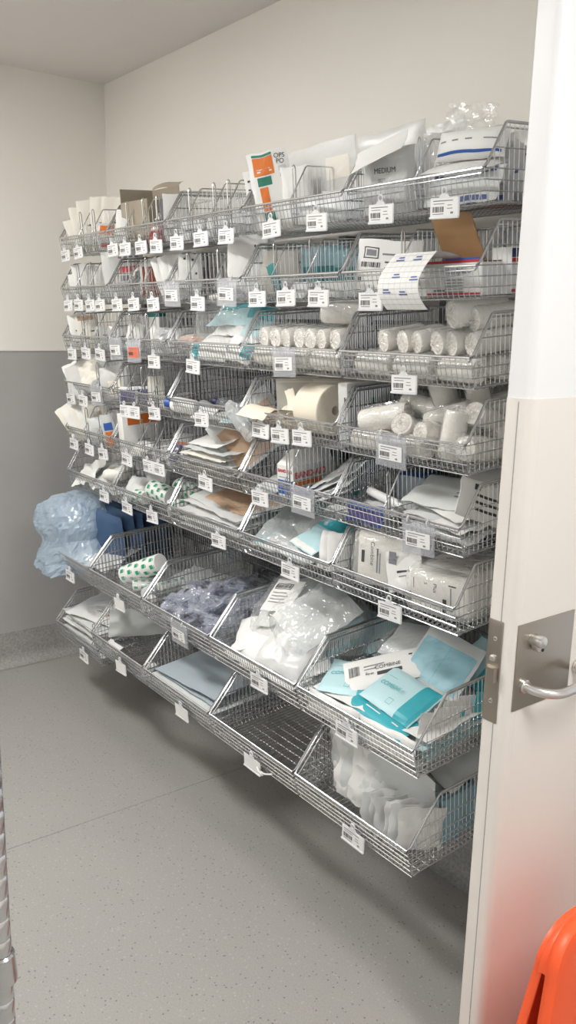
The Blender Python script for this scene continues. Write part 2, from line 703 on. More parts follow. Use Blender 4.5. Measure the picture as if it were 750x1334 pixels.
def basket_meshes(S):
    D, hf, ht, vs = S['D'], S['hf'], S['ht'], S['vs']
    W = BW - .007
    ins = .012
    wr = .00115
    out = []
    b = MB()
    for du, dv, dw, r in ((0, 0, 0, .0031), (.006, .003, -.009, .0021)):
        b.tube([(0 + du, D, ht + dw), (du, vs + .006, ht + dw), (du, vs, ht - .002 + dw), (du, .008, hf + .008 + dw), (.003 + du, dv, hf + dw),
                (W - .003 - du, dv, hf + dw), (W - du, .008, hf + .008 + dw), (W - du, vs, ht - .002 + dw), (W - du, vs + .006, ht + dw), (W - du, D, ht + dw)], r, 'chrome', 8, closed=(r > .003))
    out.append(('rim', b))
    b = MB()
    n = round(W / S['pf'])
    for i in range(n + 1):
        x = W * i / n
        b.tube([(x, 0, hf), (x, ins - .001, .004), (x, ins + .004, -.003), (x, ins + .016, -.001)], wr, 'chrome', 4, cap=False)
    for h in S['hw']:
        v = ins * (1 - h / hf)
        b.tube([(0, v - .002, h), (W, v - .002, h)], wr * 1.15, 'chrome', 4, cap=False)
    out.append(('front_grid', b))
    for sx in (0, W):
        b = MB()
        n = round(D / S['ps'])
        for i in range(1, n + 1):
            v = D * i / n
            b.tube([(sx, v, side_top(S, v)), (sx, v, .004), (sx + (.01 if sx == 0 else -.01), v, -.002)], wr, 'chrome', 4, cap=False)
        for h in S['sh']:
            v0 = ins * (1 - h / hf) if h <= hf else (h - hf) / (ht - hf) * vs
            o = -.002 if sx == 0 else .002
            b.tube([(sx + o, v0, h), (sx + o, D, h)], wr * 1.15, 'chrome', 4, cap=False)
        b.tube([(sx, ins, 0), (sx, D, 0)], wr * 1.4, 'chrome', 4, cap=False)
        out.append(('side_grid', b))
    b = MB()
    n = round(W / .0145)
    for i in range(n + 1):
        x = W * i / n
        b.tube([(x, D, ht), (x, D, 0)], wr, 'chrome', 4, cap=False)
    for h in S['sh']:
        b.tube([(0, D + .002, h), (W, D + .002, h)], wr * 1.15, 'chrome', 4, cap=False)
    out.append(('back_grid', b))
    b = MB()
    for i in range(n + 1):
        x = W * i / n
        b.tube([(x, ins, -.001), (x, D, -.001)], wr, 'chrome', 4, cap=False)
    k = round(D / .03)
    for i in range(k + 1):
        v = ins + (D - ins) * i / k
        b.tube([(0, v, -.003), (W, v, -.003)], wr * 1.15, 'chrome', 4, cap=False)
    out.append(('floor_grid', b))
    b = MB()
    for x in (.06, W - .06):
        b.tube([(x, D, ht - .01), (x, D + .02, ht - .004), (x, D + .026, ht - .02)], .0025, 'chrome', 6)
    out.append(('hanging_hook', b))
    return [(nm, bb.mesh('basket_' + nm)) for nm, bb in out]


BASK = {'s': basket_meshes(SHAL), 'd': basket_meshes(DEEP)}
HOLDS = {
    (1, 'E'): 'of cream paper packets', (1, 'D'): 'with an open grey-brown carton', (1, 'C'): 'nearly empty with tall dividers',
    (1, 'B'): 'with orange printed packets', (1, 'A'): 'of clear glove packs and white sleeves',
    (2, 'E'): 'of pale tube packets', (2, 'D'): 'of thin white strip packets', (2, 'C'): 'with two hanging label pockets',
    (2, 'B'): 'with teal packets', (2, 'A'): 'with brown-lidded tape box',
    (3, 'E'): 'with spotted white packet', (3, 'D'): 'with a teal-topped small carton', (3, 'C'): 'of clear teal packs',
    (3, 'B'): 'of white bandage rolls under label pocket', (3, 'A'): 'of bandage rolls lying in a row',
    (4, 'E'): 'of large clear packets', (4, 'D'): 'with three dividers', (4, 'C'): 'of blue-capped bottles', (4, 'B'): 'holding a big cream foam roll',
    (4, 'A'): 'heaped with loose bandage rolls', (5, 'E'): 'of fanned white packets', (5, 'D'): 'with orange-printed white box',
    (5, 'C'): 'of stacked white envelopes', (5, 'B'): 'with plaster carton', (5, 'A'): 'of folded white paper packs',
    (6, 'E'): 'of crumpled grey papers', (6, 'D'): 'of green-printed tape rolls', (6, 'C'): 'of tan pad envelopes', (6, 'B'): 'of teal-striped clear packs',
    (6, 'A'): 'of thick wrapped dressing pads', (7, 'E'): 'under the blue plastic bag', (7, 'D'): 'with one green-printed roll', (7, 'C'): 'heaped with small clear packs',
    (7, 'B'): 'of bulging clear bags', (7, 'A'): 'of teal and white dressing packs', (8, 'E'): 'stacked with white paper packs', (8, 'D'): 'almost empty',
    (8, 'C'): 'with pale blue sheets', (8, 'B'): 'completely empty', (8, 'A'): 'of upright white pouches'}
for r in ROWZ:
    for c in COLS:
        t = thing('hanging_wire_basket', 'chrome wire basket %s, %s %s' % (HOLDS[r, c], ROWN[r], COLN[c]), 'basket', binm(r, c), 'chrome wire baskets on the wall rack')
        for nm, me in BASK['s' if r < 7 else 'd']:
            link(nm, me, t)

# wire dividers standing across the baskets
def divider_meshes(S):
    D, hf, ht, vs = S['D'], S['hf'], S['ht'], S['vs']
    b = MB()
    b.tube([(0, .016, .004), (0, .010, hf + .002), (0, vs, ht - .006), (0, vs + .006, ht - .003), (0, D - .012, ht - .003), (0, D - .012, .004)], .0019, 'chrome', 6, closed=True)
    c = MB()
    for i in range(1, 20):
        v = .012 + (D - .024) * i / 20
        c.tube([(0, v, .004), (0, v, side_top(S, v) - .006)], .0011, 'chrome', 4, cap=False)
    for h in (.03, .058):
        c.tube([(.002, .014, h), (.002, D - .012, h)], .0011, 'chrome', 4, cap=False)
    d = MB()
    d.tube([(0, .020, .005), (0, .020, ht - .012), (0, .0215, ht - .005), (0, .0245, ht - .002), (0, .0275, ht - .005), (0, .029, ht - .012), (0, .029, .005)], .0017, 'chrome', 6)
    return [('frame', b.mesh('divider_frame')), ('wire_grid', c.mesh('divider_grid')), ('front_loop', d.mesh('divider_loop'))]


DIVM = divider_meshes(SHAL)
DIVS = {(1, 'E'): [.16, .27], (1, 'D'): [.12, .235, .33], (1, 'C'): [.11, .245, .32], (1, 'B'): [.2], (1, 'A'): [.215],
        (2, 'E'): [.12, .24], (2, 'D'): [.13, .25], (2, 'C'): [.1, .27], (2, 'B'): [.125, .275], (2, 'A'): [.18],
        (3, 'E'): [.15, .27], (3, 'D'): [.13, .25], (4, 'E'): [.27], (4, 'D'): [.11, .21, .3], (5, 'E'): [.16, .28],
        (5, 'D'): [.2, .31], (5, 'B'): [.2], (5, 'A'): [.17], (8, 'E'): [.33]}
for (r, c), us in DIVS.items():
    for i, u in enumerate(us):
        lab = 'wire divider in the %s%s' % (where(r, c), '' if len(us) == 1 else ', %s from the corner side' % NTH[i])
        t = thing('hanging_divider', lab, 'divider', at(r, c, u, 0, 0), 'wire dividers in the baskets')
        for nm, me in DIVM:
            link(nm, me, t)

# ------------------------------------------------------------------ shelf tags
TAGS = """1E .063 -2,1E .181 3,1D .05 -3,1D .144 -5,1D .256 -6,1D .357 -8,1C .069 -6,1C .208 -3,1C .342 -4,1B .138 -1,1B .323 2,1A .13 2,1A .317 -2,
2E .073 -5,2E .17 -3,2E .272 -5,2E .356 -5,2D .074 -4,2D .198 -3,2D .333 -4,2C .038 21 p,2C .19 -3,2C .347 21 p,2B .079 7,2B .207 8,2B .338 6,2A .107 -3,
3E .094 -6,3E .225 2,3E .347 2,3D .058 22 p,3D .195 19 r,3D .334 -5,3C .162 -8,3B .204 21 p,3A .227 -1,
4E .07 -1,4E .186 1,4E .308 24 p,4D .155 -6 s,4D .334 6,4C .215 15,4B .105 17,4B .193 12,4B .288 17,4A .196 20 p,
5E .085 0,5E .229 -4,5E .35 -5,5D .128 1,5D .325 0 s,5C .235 1,5B .105 4,5B .297 25 p,5A .296 16 p,
6E .353 12,6D .121 2,6D .309 5,6C .312 12,6B .251 5,6A .218 3,
7E .243 -2,7D .25 3 b,7C .245 20 p,7B .257 20,7A .198 24,8E .281 4,8D .253 14 b,8C .259 12 b,8B .229 12 b,8A .234 10"""
rnd = random.Random(5)


def card_marks(b, w, h, dz, seed):
    rr = random.Random(seed)
    x = -w * .44
    while x < -w * .02:
        q = rr.choice((.0006, .001, .0016))
        b.box((x + q / 2, -h * .12, dz), (q, h * .32, .0002), 'ink')
        x += q + rr.choice((.0006, .0009, .0013))
    b.box((-w * .05, h * .36, dz), (w * .72, h * .06, .0002), 'ink_grey')
    b.box((-w * .2, h * .2, dz), (w * .4, h * .045, .0002), 'ink_grey')
    b.box((w * .2, h * .1, dz), (w * .16, h * .045, .0002), 'ink_grey')
    b.box((w * .2, -h * .08, dz), (w * .2, h * .045, .0002), 'ink_grey')
    b.box((w * .28, -h * .33, dz), (w * .1, h * .12, .0002), 'ink_grey')
    b.box((-w * .22, -h * .38, dz), (w * .4, h * .05, .0002), 'ink_grey')


def tag_meshes(kind):
    # local XY faces the viewer, Z outward
    hb, cb, kb = MB(), MB(), MB()
    w, h = .074, .034
    if kind in 'tb':
        hb.rbox((0, -.001, -.001), (w + .006, h + .006, .0016), .0007, 'tag_plastic', n=1)
        hb.rbox((0, -h / 2 - .003, .0012), (w + .006, .005, .004), .0015, 'tag_plastic', n=2)
        # neck and hook eye over the wire
        vs = [(-.016, h / 2, 0), (.016, h / 2, 0), (.008, h / 2 + .009, 0), (-.008, h / 2 + .009, 0)]
        vs += [(x, y, .0016) for x, y, z in vs]
        hb.add(vs, [(3, 2, 1, 0), (4, 5, 6, 7), (0, 1, 5, 4), (1, 2, 6, 5), (2, 3, 7, 6), (3, 0, 4, 7)], 'tag_plastic')
        ring = [(.0065 * math.cos(a * PI / 6), h / 2 + .0145 + .0065 * math.sin(a * PI / 6), .0008) for a in range(12)]
        hb.tube(ring, .0021, 'tag_plastic', 6, closed=True)
        if kind == 't':
            cb.box((0, 0, .0004), (w, h, .0008), 'tag_white')
            card_marks(kb, w, h, .0009, 3)
        else:
            cb.box((0, .002, .0004), (w, h, .0008), 'plastic_white')
    elif kind == 's':
        w = .15
        hb.rbox((0, 0, -.001), (w, h + .008, .0016), .0007, 'tag_plastic', n=1)
        hb.rbox((0, -h / 2 - .003, .0012), (w, .005, .004), .0015, 'tag_plastic', n=2)
        for x in (-.038, .038):
            ring = [(x + .0065 * math.cos(a * PI / 6), h / 2 + .0105 + .0065 * math.sin(a * PI / 6), .0008) for a in range(12)]
            hb.tube(ring, .0021, 'tag_plastic', 6, closed=True)
            cb.box((x, 0, .0004), (.07, h, .0008), 'tag_white')
            k2 = MB()
            card_marks(k2, .07, h, .0009, 4)
            kb.add(k2.v, [f for f in k2.f], 'ink_grey', T=Matrix.Translation((x, 0, 0)))
    else:
        w2, h2 = .098, .076
        hb.rbox((0, .004, -.0022), (w2, h2, .0030), .0014, 'pocket', n=1)
        hb.tube([(-.03, .042, -.001), (-.03, .05, 0), (-.03, .046, .003), (-.03, .038, .002)], .002, 'tag_plastic', 6)
        hb.tube([(.03, .042, -.001), (.03, .05, 0), (.03, .046, .003), (.03, .038, .002)], .002, 'tag_plastic', 6)
        cb.box((0, 0, .0002), (w, h, .0008), 'red_card' if kind == 'r' else 'tag_white')
        card_marks(kb, w, h, .0008, 6)
    return hb.mesh('tag_holder'), cb.mesh('tag_card', False), (kb.mesh('tag_print', False) if kb.v else None)


TM = {k: tag_meshes(k) for k in 'tbspr'}
items = [x.split() for x in TAGS.replace('\n', '').split(',')]
count = {}
for x in items:
    count[x[0]] = count.get(x[0], 0) + 1
seen = {}
for x in items:
    r, c = int(x[0][0]), x[0][1]
    k = x[3] if len(x) > 3 else 't'
    i = seen.get(x[0], 0)
    seen[x[0]] = i + 1
    nm = {'t': 'white barcoded shelf tag', 'b': 'blank white plastic shelf tag', 's': 'wide double shelf tag', 'p': 'clear label pocket with barcoded card', 'r': 'label pocket with orange-red card'}[k]
    lab = '%s on the %s' % (nm, where(r, c))
    if count[x[0]] > 1:
        lab += ', %s from the corner side' % NTH[i]
    t = thing('shelf_label_pocket' if k in 'pr' else 'shelf_tag', lab, 'shelf tag',
              at(r, c, float(x[1]), -.0085, float(x[2]) / 1000, 90 + rnd.uniform(-3, 2), 0, 0) @ mtx(rz=rnd.uniform(-3, 3)), 'tags on the wire baskets')
    a, b_, d_ = TM[k]
    link('holder', a, t)
    link('label_card', b_, t)
    if d_:
        link('barcode_print', d_, t)
# ------------------------------------------------------------------ packet, roll, bag and carton shapes
def N3(x, y, z):
    return noise.noise(Vector((x, y, z)))


class Pouch:
    """a filled packet lying in XY, face up; surf() gives its printed face"""
    def __init__(s, w, h, t=.008, seed=0, crumple=.002, p=4, rim=.06, bend=0, twist=0, jit=.004, freq=22, nx=14, ny=14):
        s.__dict__.update(locals())
        s.seed = seed * 7.31 + 3.3

    def pos(s, fx, fy, top, off=0):
        k = lambda a: max(0., 1 - (min(1, abs(a) / (1 - s.rim))) ** s.p)
        prof = (k(fx) * k(fy)) ** .5
        x = fx * s.w / 2 + s.jit * N3(fy * 2.1, s.seed, fx) * abs(fx)
        y = fy * s.h / 2 + s.jit * N3(fx * 2.1, 5, s.seed + fy) * abs(fy)
        n = s.crumple * (N3(x * s.freq, y * s.freq, s.seed) + .6 * N3(x * s.freq * 2.7, y * s.freq * 2.7, s.seed + 9) * 1.2)
        n += s.crumple * .8 * (1 - 2 * abs(N3(x * s.freq * .8 + 7, y * s.freq * .8, s.seed + 4)))
        z = n + (1 if top else -1) * (s.t / 2 * prof + .0005 + off)
        if s.twist:
            z += x * math.sin(R(s.twist) * fy)
        if s.bend:
            a = R(s.bend) * y / s.h
            rad = s.h / R(s.bend)
            return (x, (rad - z) * math.sin(a), rad - (rad - z) * math.cos(a))
        return (x, y, z)

    def mb(s, mt, paint=None, back=None):
        b = MB()
        f = lambda top: (lambda i, j: s.pos(2 * i - 1, 2 * j - 1, top))
        b.grid(s.nx, s.ny, f(True), mt, paint=(lambda i, j: paint(i, j) or mt) if paint else None)
        g = f(False)
        b.grid(s.nx, s.ny, lambda i, j: g(1 - i, j), back or mt)
        # close the edge
        nx, ny = s.nx, s.ny
        o = (nx + 1) * (ny + 1)
        T = lambda i, j: j * (nx + 1) + i
        B = lambda i, j: o + j * (nx + 1) + (nx - i)
        k = b.m(mt)
        for i in range(nx):
            for q in ((T(i + 1, 0), T(i, 0), B(i, 0), B(i + 1, 0)), (T(i, ny), T(i + 1, ny), B(i + 1, ny), B(i, ny))):
                b.f.append(q)
                b.mi.append(k)
        for j in range(ny):
            for q in ((T(0, j), T(0, j + 1), B(0, j + 1), B(0, j)), (T(nx, j + 1), T(nx, j), B(nx, j), B(nx, j + 1))):
                b.f.append(q)
                b.mi.append(k)
        return b

    def lin(s, fx, fy, off):
        """point on the meshed (piecewise flat) printed face"""
        if not hasattr(s, 'nodes'):
            s.nodes = [[Vector(s.pos(2 * i / s.nx - 1, 2 * j / s.ny - 1, True)) for i in range(s.nx + 1)] for j in range(s.ny + 1)]
        x = min(max((fx + 1) / 2, 0), 1) * s.nx
        y = min(max((fy + 1) / 2, 0), 1) * s.ny
        i, j = min(int(x), s.nx - 1), min(int(y), s.ny - 1)
        a, b = x - i, y - j
        n = s.nodes
        p, q, u, v = n[j][i], n[j][i + 1], n[j + 1][i], n[j + 1][i + 1]
        nz = (q - p).cross(u - p).normalized()
        return p * (1 - a) * (1 - b) + q * a * (1 - b) + u * (1 - a) * b + v * a * b + nz * off

    def marks(s, rects, off=.0007):
        """printed patches given in fractions of the face, following it"""
        b = MB()
        for x0, y0, x1, y1, m_ in rects:
            def cuts(a0, a1, n):
                return sorted({a0, a1} | {k / n for k in range(n + 1) if a0 < k / n < a1})
            xs, ys = cuts(x0, x1, s.nx), cuts(y0, y1, s.ny)
            nx, ny = len(xs) - 1, len(ys) - 1
            b.grid(nx, ny, lambda i, j: s.lin(xs[round(i * nx)] * 2 - 1, ys[round(j * ny)] * 2 - 1, off), m_)
        return b

    def spot(s, x, y, off=.0012, rz=0):
        q = Vector(s.pos(2 * x - 1, 2 * y - 1, True, off))
        e = .03
        a = Vector(s.pos(2 * (x + e) - 1, 2 * y - 1, True, off)) - q
        c = Vector(s.pos(2 * x - 1, 2 * (y + e) - 1, True, off)) - q
        nz = a.cross(c).normalized()
        ax = a.normalized()
        ay = nz.cross(ax)
        m4 = Matrix(((ax.x, ay.x, nz.x, q.x), (ax.y, ay.y, nz.y, q.y), (ax.z, ay.z, nz.z, q.z), (0, 0, 0, 1)))
        return m4 @ Matrix.Rotation(R(rz), 4, 'Z')


def inn(s, r, c):
    s = s.replace('from the corner side', 'from corner').replace('from the far wall', 'from far wall')
    return '%s in the %s' % (s, where(r, c))


def pouch(name, label, cat, T, w, h, mt, t=.008, marks=None, lets=None, group=None, paint=None, back=None, **kw):
    P = Pouch(w, h, t, **kw)
    o = P.mb(mt, paint, back).build(name, None, T)
    tag(o, label, cat, group)
    if marks:
        P.marks(marks).build('printed_marks', o, smooth=False)
    for q in lets or ():
        s_, x, y, sz, m_, rz = q
        text(o, s_, sz, P.spot(x, y, rz=rz), m_)
    return o


def roll_meshes(rad, l, seed, mt='gauze'):
    b = MB()
    n = 20
    prof = [(-l / 2 + .006, rad * .1), (-l / 2 + .001, rad * .2), (-l / 2 + .003, rad * .45), (-l / 2, rad * .6), (-l / 2 + .002, rad * .75), (-l / 2, rad * .95)]
    k = 7
    for i in range(k + 1):
        prof.append((-l / 2 + .006 + (l - .012) * i / k, rad))
    prof += [(l / 2, rad * .95), (l / 2 - .002, rad * .75), (l / 2, rad * .6), (l / 2 - .003, rad * .45), (l / 2 - .001, rad * .2), (l / 2 - .006, rad * .1)]
    b.lathe(prof, mt, n)
    b.v = [tuple(Vector(v) * 1.0 + Vector((0, 1, 0)) * (.0025 * N3(v[0] * 25, v[2] * 25, seed)) + Vector((0, 0, 1)) * (.0025 * N3(v[0] * 25, v[1] * 25, seed + 5))) for v in b.v]
    f = MB()
    prof = [(-l / 2 - .010, rad * .08), (-l / 2 - .004, rad * .35), (-l / 2 - .004, rad * .7), (-l / 2 - .001, rad * .95)]
    k = 12
    for i in range(k + 1):
        prof.append((-l / 2 + .004 + (l - .008) * i / k, rad * 1.05))
    prof += [(l / 2 + .001, rad * .95), (l / 2 + .004, rad * .7), (l / 2 + .004, rad * .35), (l / 2 + .010, rad * .08)]
    f.lathe(prof, 'film_gauze', 26)
    vs = []
    for v in f.v:
        v = Vector(v)
        rr = 1 + .06 * N3(v.x * 55, v.y * 60, v.z * 60 + seed) + .05 * abs(N3(v.x * 90, v.y * 30, seed))
        if abs(v.x) > l / 2 - .002:
            rr *= 1 + .12 * math.sin(9 * math.atan2(v.z, v.y) + seed)
            v.x += .003 * math.sin(11 * math.atan2(v.z, v.y) + seed)
        vs.append((v.x, v.y * rr, v.z * rr))
    f.v = vs
    # sealed seam fin along the wrapper
    f.grid(8, 1, lambda i, j: (-l / 2 + l * i, (rad * 1.05 + .011 * j) * .6, (rad * 1.05 + .011 * j) * .8 + .002 * N3(i * 9, j, seed)), 'film_gauze')
    g = MB()
    for x0, x1, a0 in ((-.012, .012, .35), (-l / 2 + .012, -l / 2 + .018, -.8)):
        g.grid(4, 4, lambda i, j: (x0 + (x1 - x0) * i, rad * 1.12 * math.cos(a0 + .5 * j), rad * 1.12 * math.sin(a0 + .5 * j)), 'ink_grey')
    return b.mesh('bandage'), f.mesh('wrapper'), g.mesh('print_patch')


ROLLS = [roll_meshes(.0265, .105, 1), roll_meshes(.0265, .105, 8), roll_meshes(.025, .10, 15), roll_meshes(.030, .12, 22)]


def bandage(label, T, k=0, group=None):
    t = thing('bandage_roll', label, 'bandage', T, group)
    a, b, c = ROLLS[k]
    link('gauze_roll', a, t)
    link('wrapper', b, t)
    link('print_patch', c, t)
    return t


def tape_mesh(Rr, rin, wd, mt, stripes=None, seed=0):
    b = MB()
    prof = [(-wd / 2, rin), (-wd / 2, Rr - .002), (-wd / 2 + .002, Rr), (wd / 2 - .002, Rr), (wd / 2, Rr - .002), (wd / 2, rin), (-wd / 2, rin)]
    b.lathe(prof, mt, 40, cap=False)
    return b


def bag_mesh(a, b_, c, seed, mt, e=.6, amp=.1, freq=14, nu=44, nv=26, flat=.0, neck=None):
    """crumpled plastic bag: a rounded block pushed in and out along sharp folds"""
    b = MB()
    pw = lambda q: math.copysign(abs(q) ** e, q)

    def fn(i, j):
        th = 2 * PI * i
        ph = -PI / 2 + PI * j
        d = Vector((pw(math.cos(ph)) * pw(math.cos(th)), pw(math.cos(ph)) * pw(math.sin(th)), pw(math.sin(ph))))
        q = Vector((d.x * a, d.y * b_, d.z * c))
        s1 = q * freq + Vector((seed * 3.7, seed, 2))
        f = (1 - 2 * abs(noise.noise(s1))) * .6 + .4 * (1 - 2 * abs(noise.noise(s1 * 2.3))) + .35 * noise.noise(s1 * .5) + .22 * (1 - 2 * abs(noise.noise(s1 * 5.1)))
        q *= 1 + amp * f
        if neck:
            q = neck(q)
        return q
    b.grid(nu, nv, fn, mt)
    b.flat = mt.startswith('film')
    return b


def carton(w, d, h, mt, inner=None, th=.0025, open_top=False, low=None):
    """thin-walled box, base centred at the origin; `low` = front wall height"""
    b = MB()
    if not open_top:
        b.rbox((0, 0, h / 2), (w, d, h), .0015, mt, n=2)
        return b
    inner = inner or mt
    b.box((0, 0, th / 2), (w, d, th), mt)
    b.box((-w / 2, 0, h / 2), (th, d, h), mt)
    b.box((w / 2, 0, (low or h) / 2), (th, d, low or h), mt)
    b.box((0, d / 2, h / 2), (w, th, h), mt)
    b.box((0, -d / 2, (low or h) / 2), (w, th, low or h), mt)
    return b


def plate_marks(rects, mt0='ink'):
    b = MB()
    for x0, y0, x1, y1, m_ in rects:
        b.box(((x0 + x1) / 2, (y0 + y1) / 2, .0003), (abs(x1 - x0), abs(y1 - y0), .0004), m_ or mt0)
    return b


def lines(x0, y0, w, n, step, h=.0012, m_='ink_grey', seed=1):
    rr = random.Random(seed)
    return [(x0, y0 - i * step, x0 + w * rr.uniform(.55, 1), y0 - i * step + h, m_) for i in range(n)]


def flines(x0, y0, w, n, step, h=.012, m_='ink_grey', seed=1):
    return lines(x0, y0, w, n, step, h, m_, seed)


def barcode(x0, y0, w, h, seed=2, m_='ink'):
    rr = random.Random(seed)
    out, x = [], x0
    while x < x0 + w:
        q = w * rr.choice((.02, .035, .06))
        out.append((x, y0, min(x + q, x0 + w), y0 + h, m_))
        x += q + w * rr.choice((.025, .035, .05))
    return out


# ------------------------------------------------------------------ ROW 1
FILLING = True
r, c = 1, 'E'
g = 'cream packets in the first-row corner basket'
for i, (u, v, h, w, rz, lean) in enumerate(((.035, .06, .125, .07, 62, -14), (.085, .07, .165, .085, 66, -8), (.135, .08, .185, .09, 70, -5), (.20, .10, .19, .10, 66, 2), (.235, .13, .18, .11, 62, 6))):
    pouch('paper_packet', inn('cream paper packet, %s from the far wall' % NTH[i], r, c), 'packet', at(r, c, u, v, h / 2 + .006, 90, lean, rz), w, h, 'paper_cream', .012, seed=i,
          crumple=.003, group=g, marks=[(.62, .75, .8, .79, 'ink'), (.3, .5, .5, .53, 'ink'), (.7, .3, .86, .33, 'ink_grey')])
pouch('paper_packet', inn('small orange-ended packet beside the divider', r, c), 'packet', at(r, c, .31, .05, .05, 90, 4, 70), .06, .09, 'film_milky', .012, seed=9,
      marks=[(.1, .55, .9, .9, 'orange'), (.15, .1, .8, .25, 'red')])
r, c = 1, 'D'
b = carton(.165, .13, .19, 'grey_card', open_top=True, low=.145)
o = tag(b.build('open_carton', None, at(r, c, .115, .115, .004, 0, 0, 4), smooth=False), inn('tall grey-brown open cardboard carton', r, c), 'carton')
b = MB()
b.grid(8, 3, lambda i, j: (-.0825 + .165 * i, .065 + .02 * j * j, .19 + .018 * j + .004 * math.sin(5 * i)), 'grey_card')
b.build('flap', o)
for i, (u, v, h, w, rz, lean, mt) in enumerate(((.03, .035, .12, .045, 50, 12, 'paper'), (.06, .03, .085, .05, 40, 20, 'film_milky'))):
    pouch('paper_packet', inn(('white paper sachet leaning against the carton front', 'clear sachet leaning against the carton front')[i], r, c), 'packet',
          at(r, c, u, v, h / 2 + .004, 90, lean, rz), w, h, mt, .006, seed=i + 20)
pouch('paper_packet', inn('white packet lying between the dividers', r, c), 'packet', at(r, c, .28, .10, .095, 20, 0, 25), .07, .10, 'paper', .014, seed=22)
pouch('paper_packet', inn('red printed packet low behind the tags', r, c), 'packet', at(r, c, .28, .05, .035, 70, 0, 20), .08, .06, 'red', .012, seed=23, marks=[(.1, .6, .5, .9, 'paper')])
pouch('card_packet', inn('white card standing at the door side', r, c), 'packet', at(r, c, .385, .06, .075, 90, 0, 72), .09, .14, 'paper', .003, crumple=.0008, seed=24)
pouch('card_packet', inn('dark grey card standing at the door side', r, c), 'packet', at(r, c, .355, .07, .07, 90, 0, 72), .09, .13, 'ink_grey', .003, crumple=.0008, seed=25)
r, c = 1, 'C'
for i, (u, v, w_) in enumerate(((.05, .06, .02), (.16, .09, .022), (.30, .08, .025), (.36, .1, .03))):
    pouch('clear_packet', inn('pale clear packet lying low, %s from the far wall' % NTH[i], r, c), 'packet', at(r, c, u, v, w_, 60, 0, 30 + 10 * i), .08, .07, 'film_milky', .016, seed=30 + i,
          group='low clear packets in the first-row middle basket', marks=[(.3, .3, .7, .36, 'ink_grey')])
r, c = 1, 'B'
pouch('paper_packet', inn('white packet with black spots, leaning over', r, c), 'packet', at(r, c, .012, .055, .082, 90, -8, 48), .075, .155, 'paper', .010, seed=40, crumple=.002,
      marks=[(.25, .9, .5, .93, 'ink'), (.55, .86, .68, .90, 'ink'), (.12, .82, .22, .85, 'ink'), (.1, .68, .2, .71, 'ink'), (.12, .55, .2, .58, 'ink'), (.35, .35, .6, .38, 'ink'), (.6, .3, .72, .34, 'ink'), (.7, .7, .85, .72, 'print_red'), (.6, .1, .95, .2, 'print_red')])
pouch('dressing_packet', inn('white dressing packet with orange and green blocks', r, c), 'packet', at(r, c, .068, .055, .102, 90, -9, 42), .11, .195, 'paper', .008, seed=41, crumple=.0015,
      marks=[(.12, .94, .62, .97, 'green_dark'), (.12, .70, .62, .93, 'orange'), (.18, .57, .52, .68, 'green_dark'), (.2, .25, .4, .55, 'orange'), (.2, .12, .45, .24, 'green_dark'),
             (.74, .64, .9, .69, 'green_dark'), (.76, .46, .84, .63, 'orange'), (.76, .3, .84, .45, 'green_dark'), (.78, .02, .84, .29, 'orange'), (.72, .72, .9, .78, 'paper_grey'), (.2, .74, .56, .757, 'paper'), (.2, .77, .52, .787, 'paper')],
      lets=[('OPS', .66, .885, .0165, 'ink', 0), ('PO', .69, .815, .0165, 'ink', 0)])
pouch('envelope', inn('large translucent envelope standing upright at the back', r, c), 'packet', at(r, c, .14, .15, .10, 90, -3, 6), .27, .195, 'film_milky', .008, seed=42, crumple=.002, marks=[(.62, .52, .92, .8, 'paper_cream')])
pouch('paper_packet', inn('narrow white packet behind the orange one', r, c), 'packet', at(r, c, .125, .09, .08, 90, -4, 35), .08, .15, 'paper', .012, seed=43)
for i, (u, h) in enumerate(((.27, .07), (.33, .075))):
    pouch('clear_packet', inn('clear packet with a pale sheet, %s from the divider' % NTH[i], r, c), 'packet', at(r, c, u, .05 + .02 * i, h / 2, 75, 0, 15), .13, h, ('film_milky', 'paper_dim')[i], .02, seed=44 + i)
r, c = 1, 'A'
o = pouch('glove_pack', inn('clear glove pack printed MEDIUM', r, c), 'glove pack', at(r, c, .085, .06, .075, 88, 0, 14), .135, .14, 'film_milky', .03, seed=50, crumple=.003,
          marks=[(.22, .12, .55, .85, 'paper_grey'), (.68, .1, .9, .8, 'paper_grey')], lets=[('MEDIUM', .27, .62, .016, 'ink', 0), ('SIZE', .36, .48, .011, 'ink_grey', 0)])
pouch('paper_sleeve', inn('white folded paper sleeve drooping over the glove pack', r, c), 'packet', at(r, c, .075, .035, .132, 42, -16, 14), .14, .075, 'paper', .002, bend=35, seed=51, crumple=.001)
pouch('envelope', inn('grey-white translucent envelope leaning behind the glove pack', r, c), 'packet', at(r, c, .03, .13, .095, 90, -6, 12), .19, .185, 'film_milky', .02, seed=52, crumple=.003)
pouch('envelope', inn('pale envelope at the back beside the wire side', r, c), 'packet', at(r, c, .085, .20, .095, 90, -5, 8), .17, .19, 'film_milky', .014, seed=53, crumple=.003)
o = pouch('clear_packet', inn('tall clear pack with cream pad', r, c), 'packet', at(r, c, .195, .12, .083, 90, 2, 20), .10, .16, 'film_white', .03, seed=54, crumple=.003)
b = MB()
b.rbox((0, 0, 0), (.06, .1, .018), .008, 'paper_cream')
b.build('inner_pad', o)
for i, (u, v, h, rz) in enumerate(((.245, .19, .165, 10), (.33, .22, .15, 5))):
    pouch('clear_packet', inn(('tall milky pack behind the rolled pack', 'short milky pack at the back by the door')[i], r, c), 'packet', at(r, c, u, v, h / 2, 90, 0, rz), .11, h, 'film_milky', .03, seed=55 + i, crumple=.004)
pouch('film_sheet', inn('shiny crumpled clear film corner sticking up highest', r, c), 'wrapper', at(r, c, .245, .15, .185, 78, 10, 12), .12, .06, 'film_clear', .004, seed=57, crumple=.012, jit=.02, freq=30)
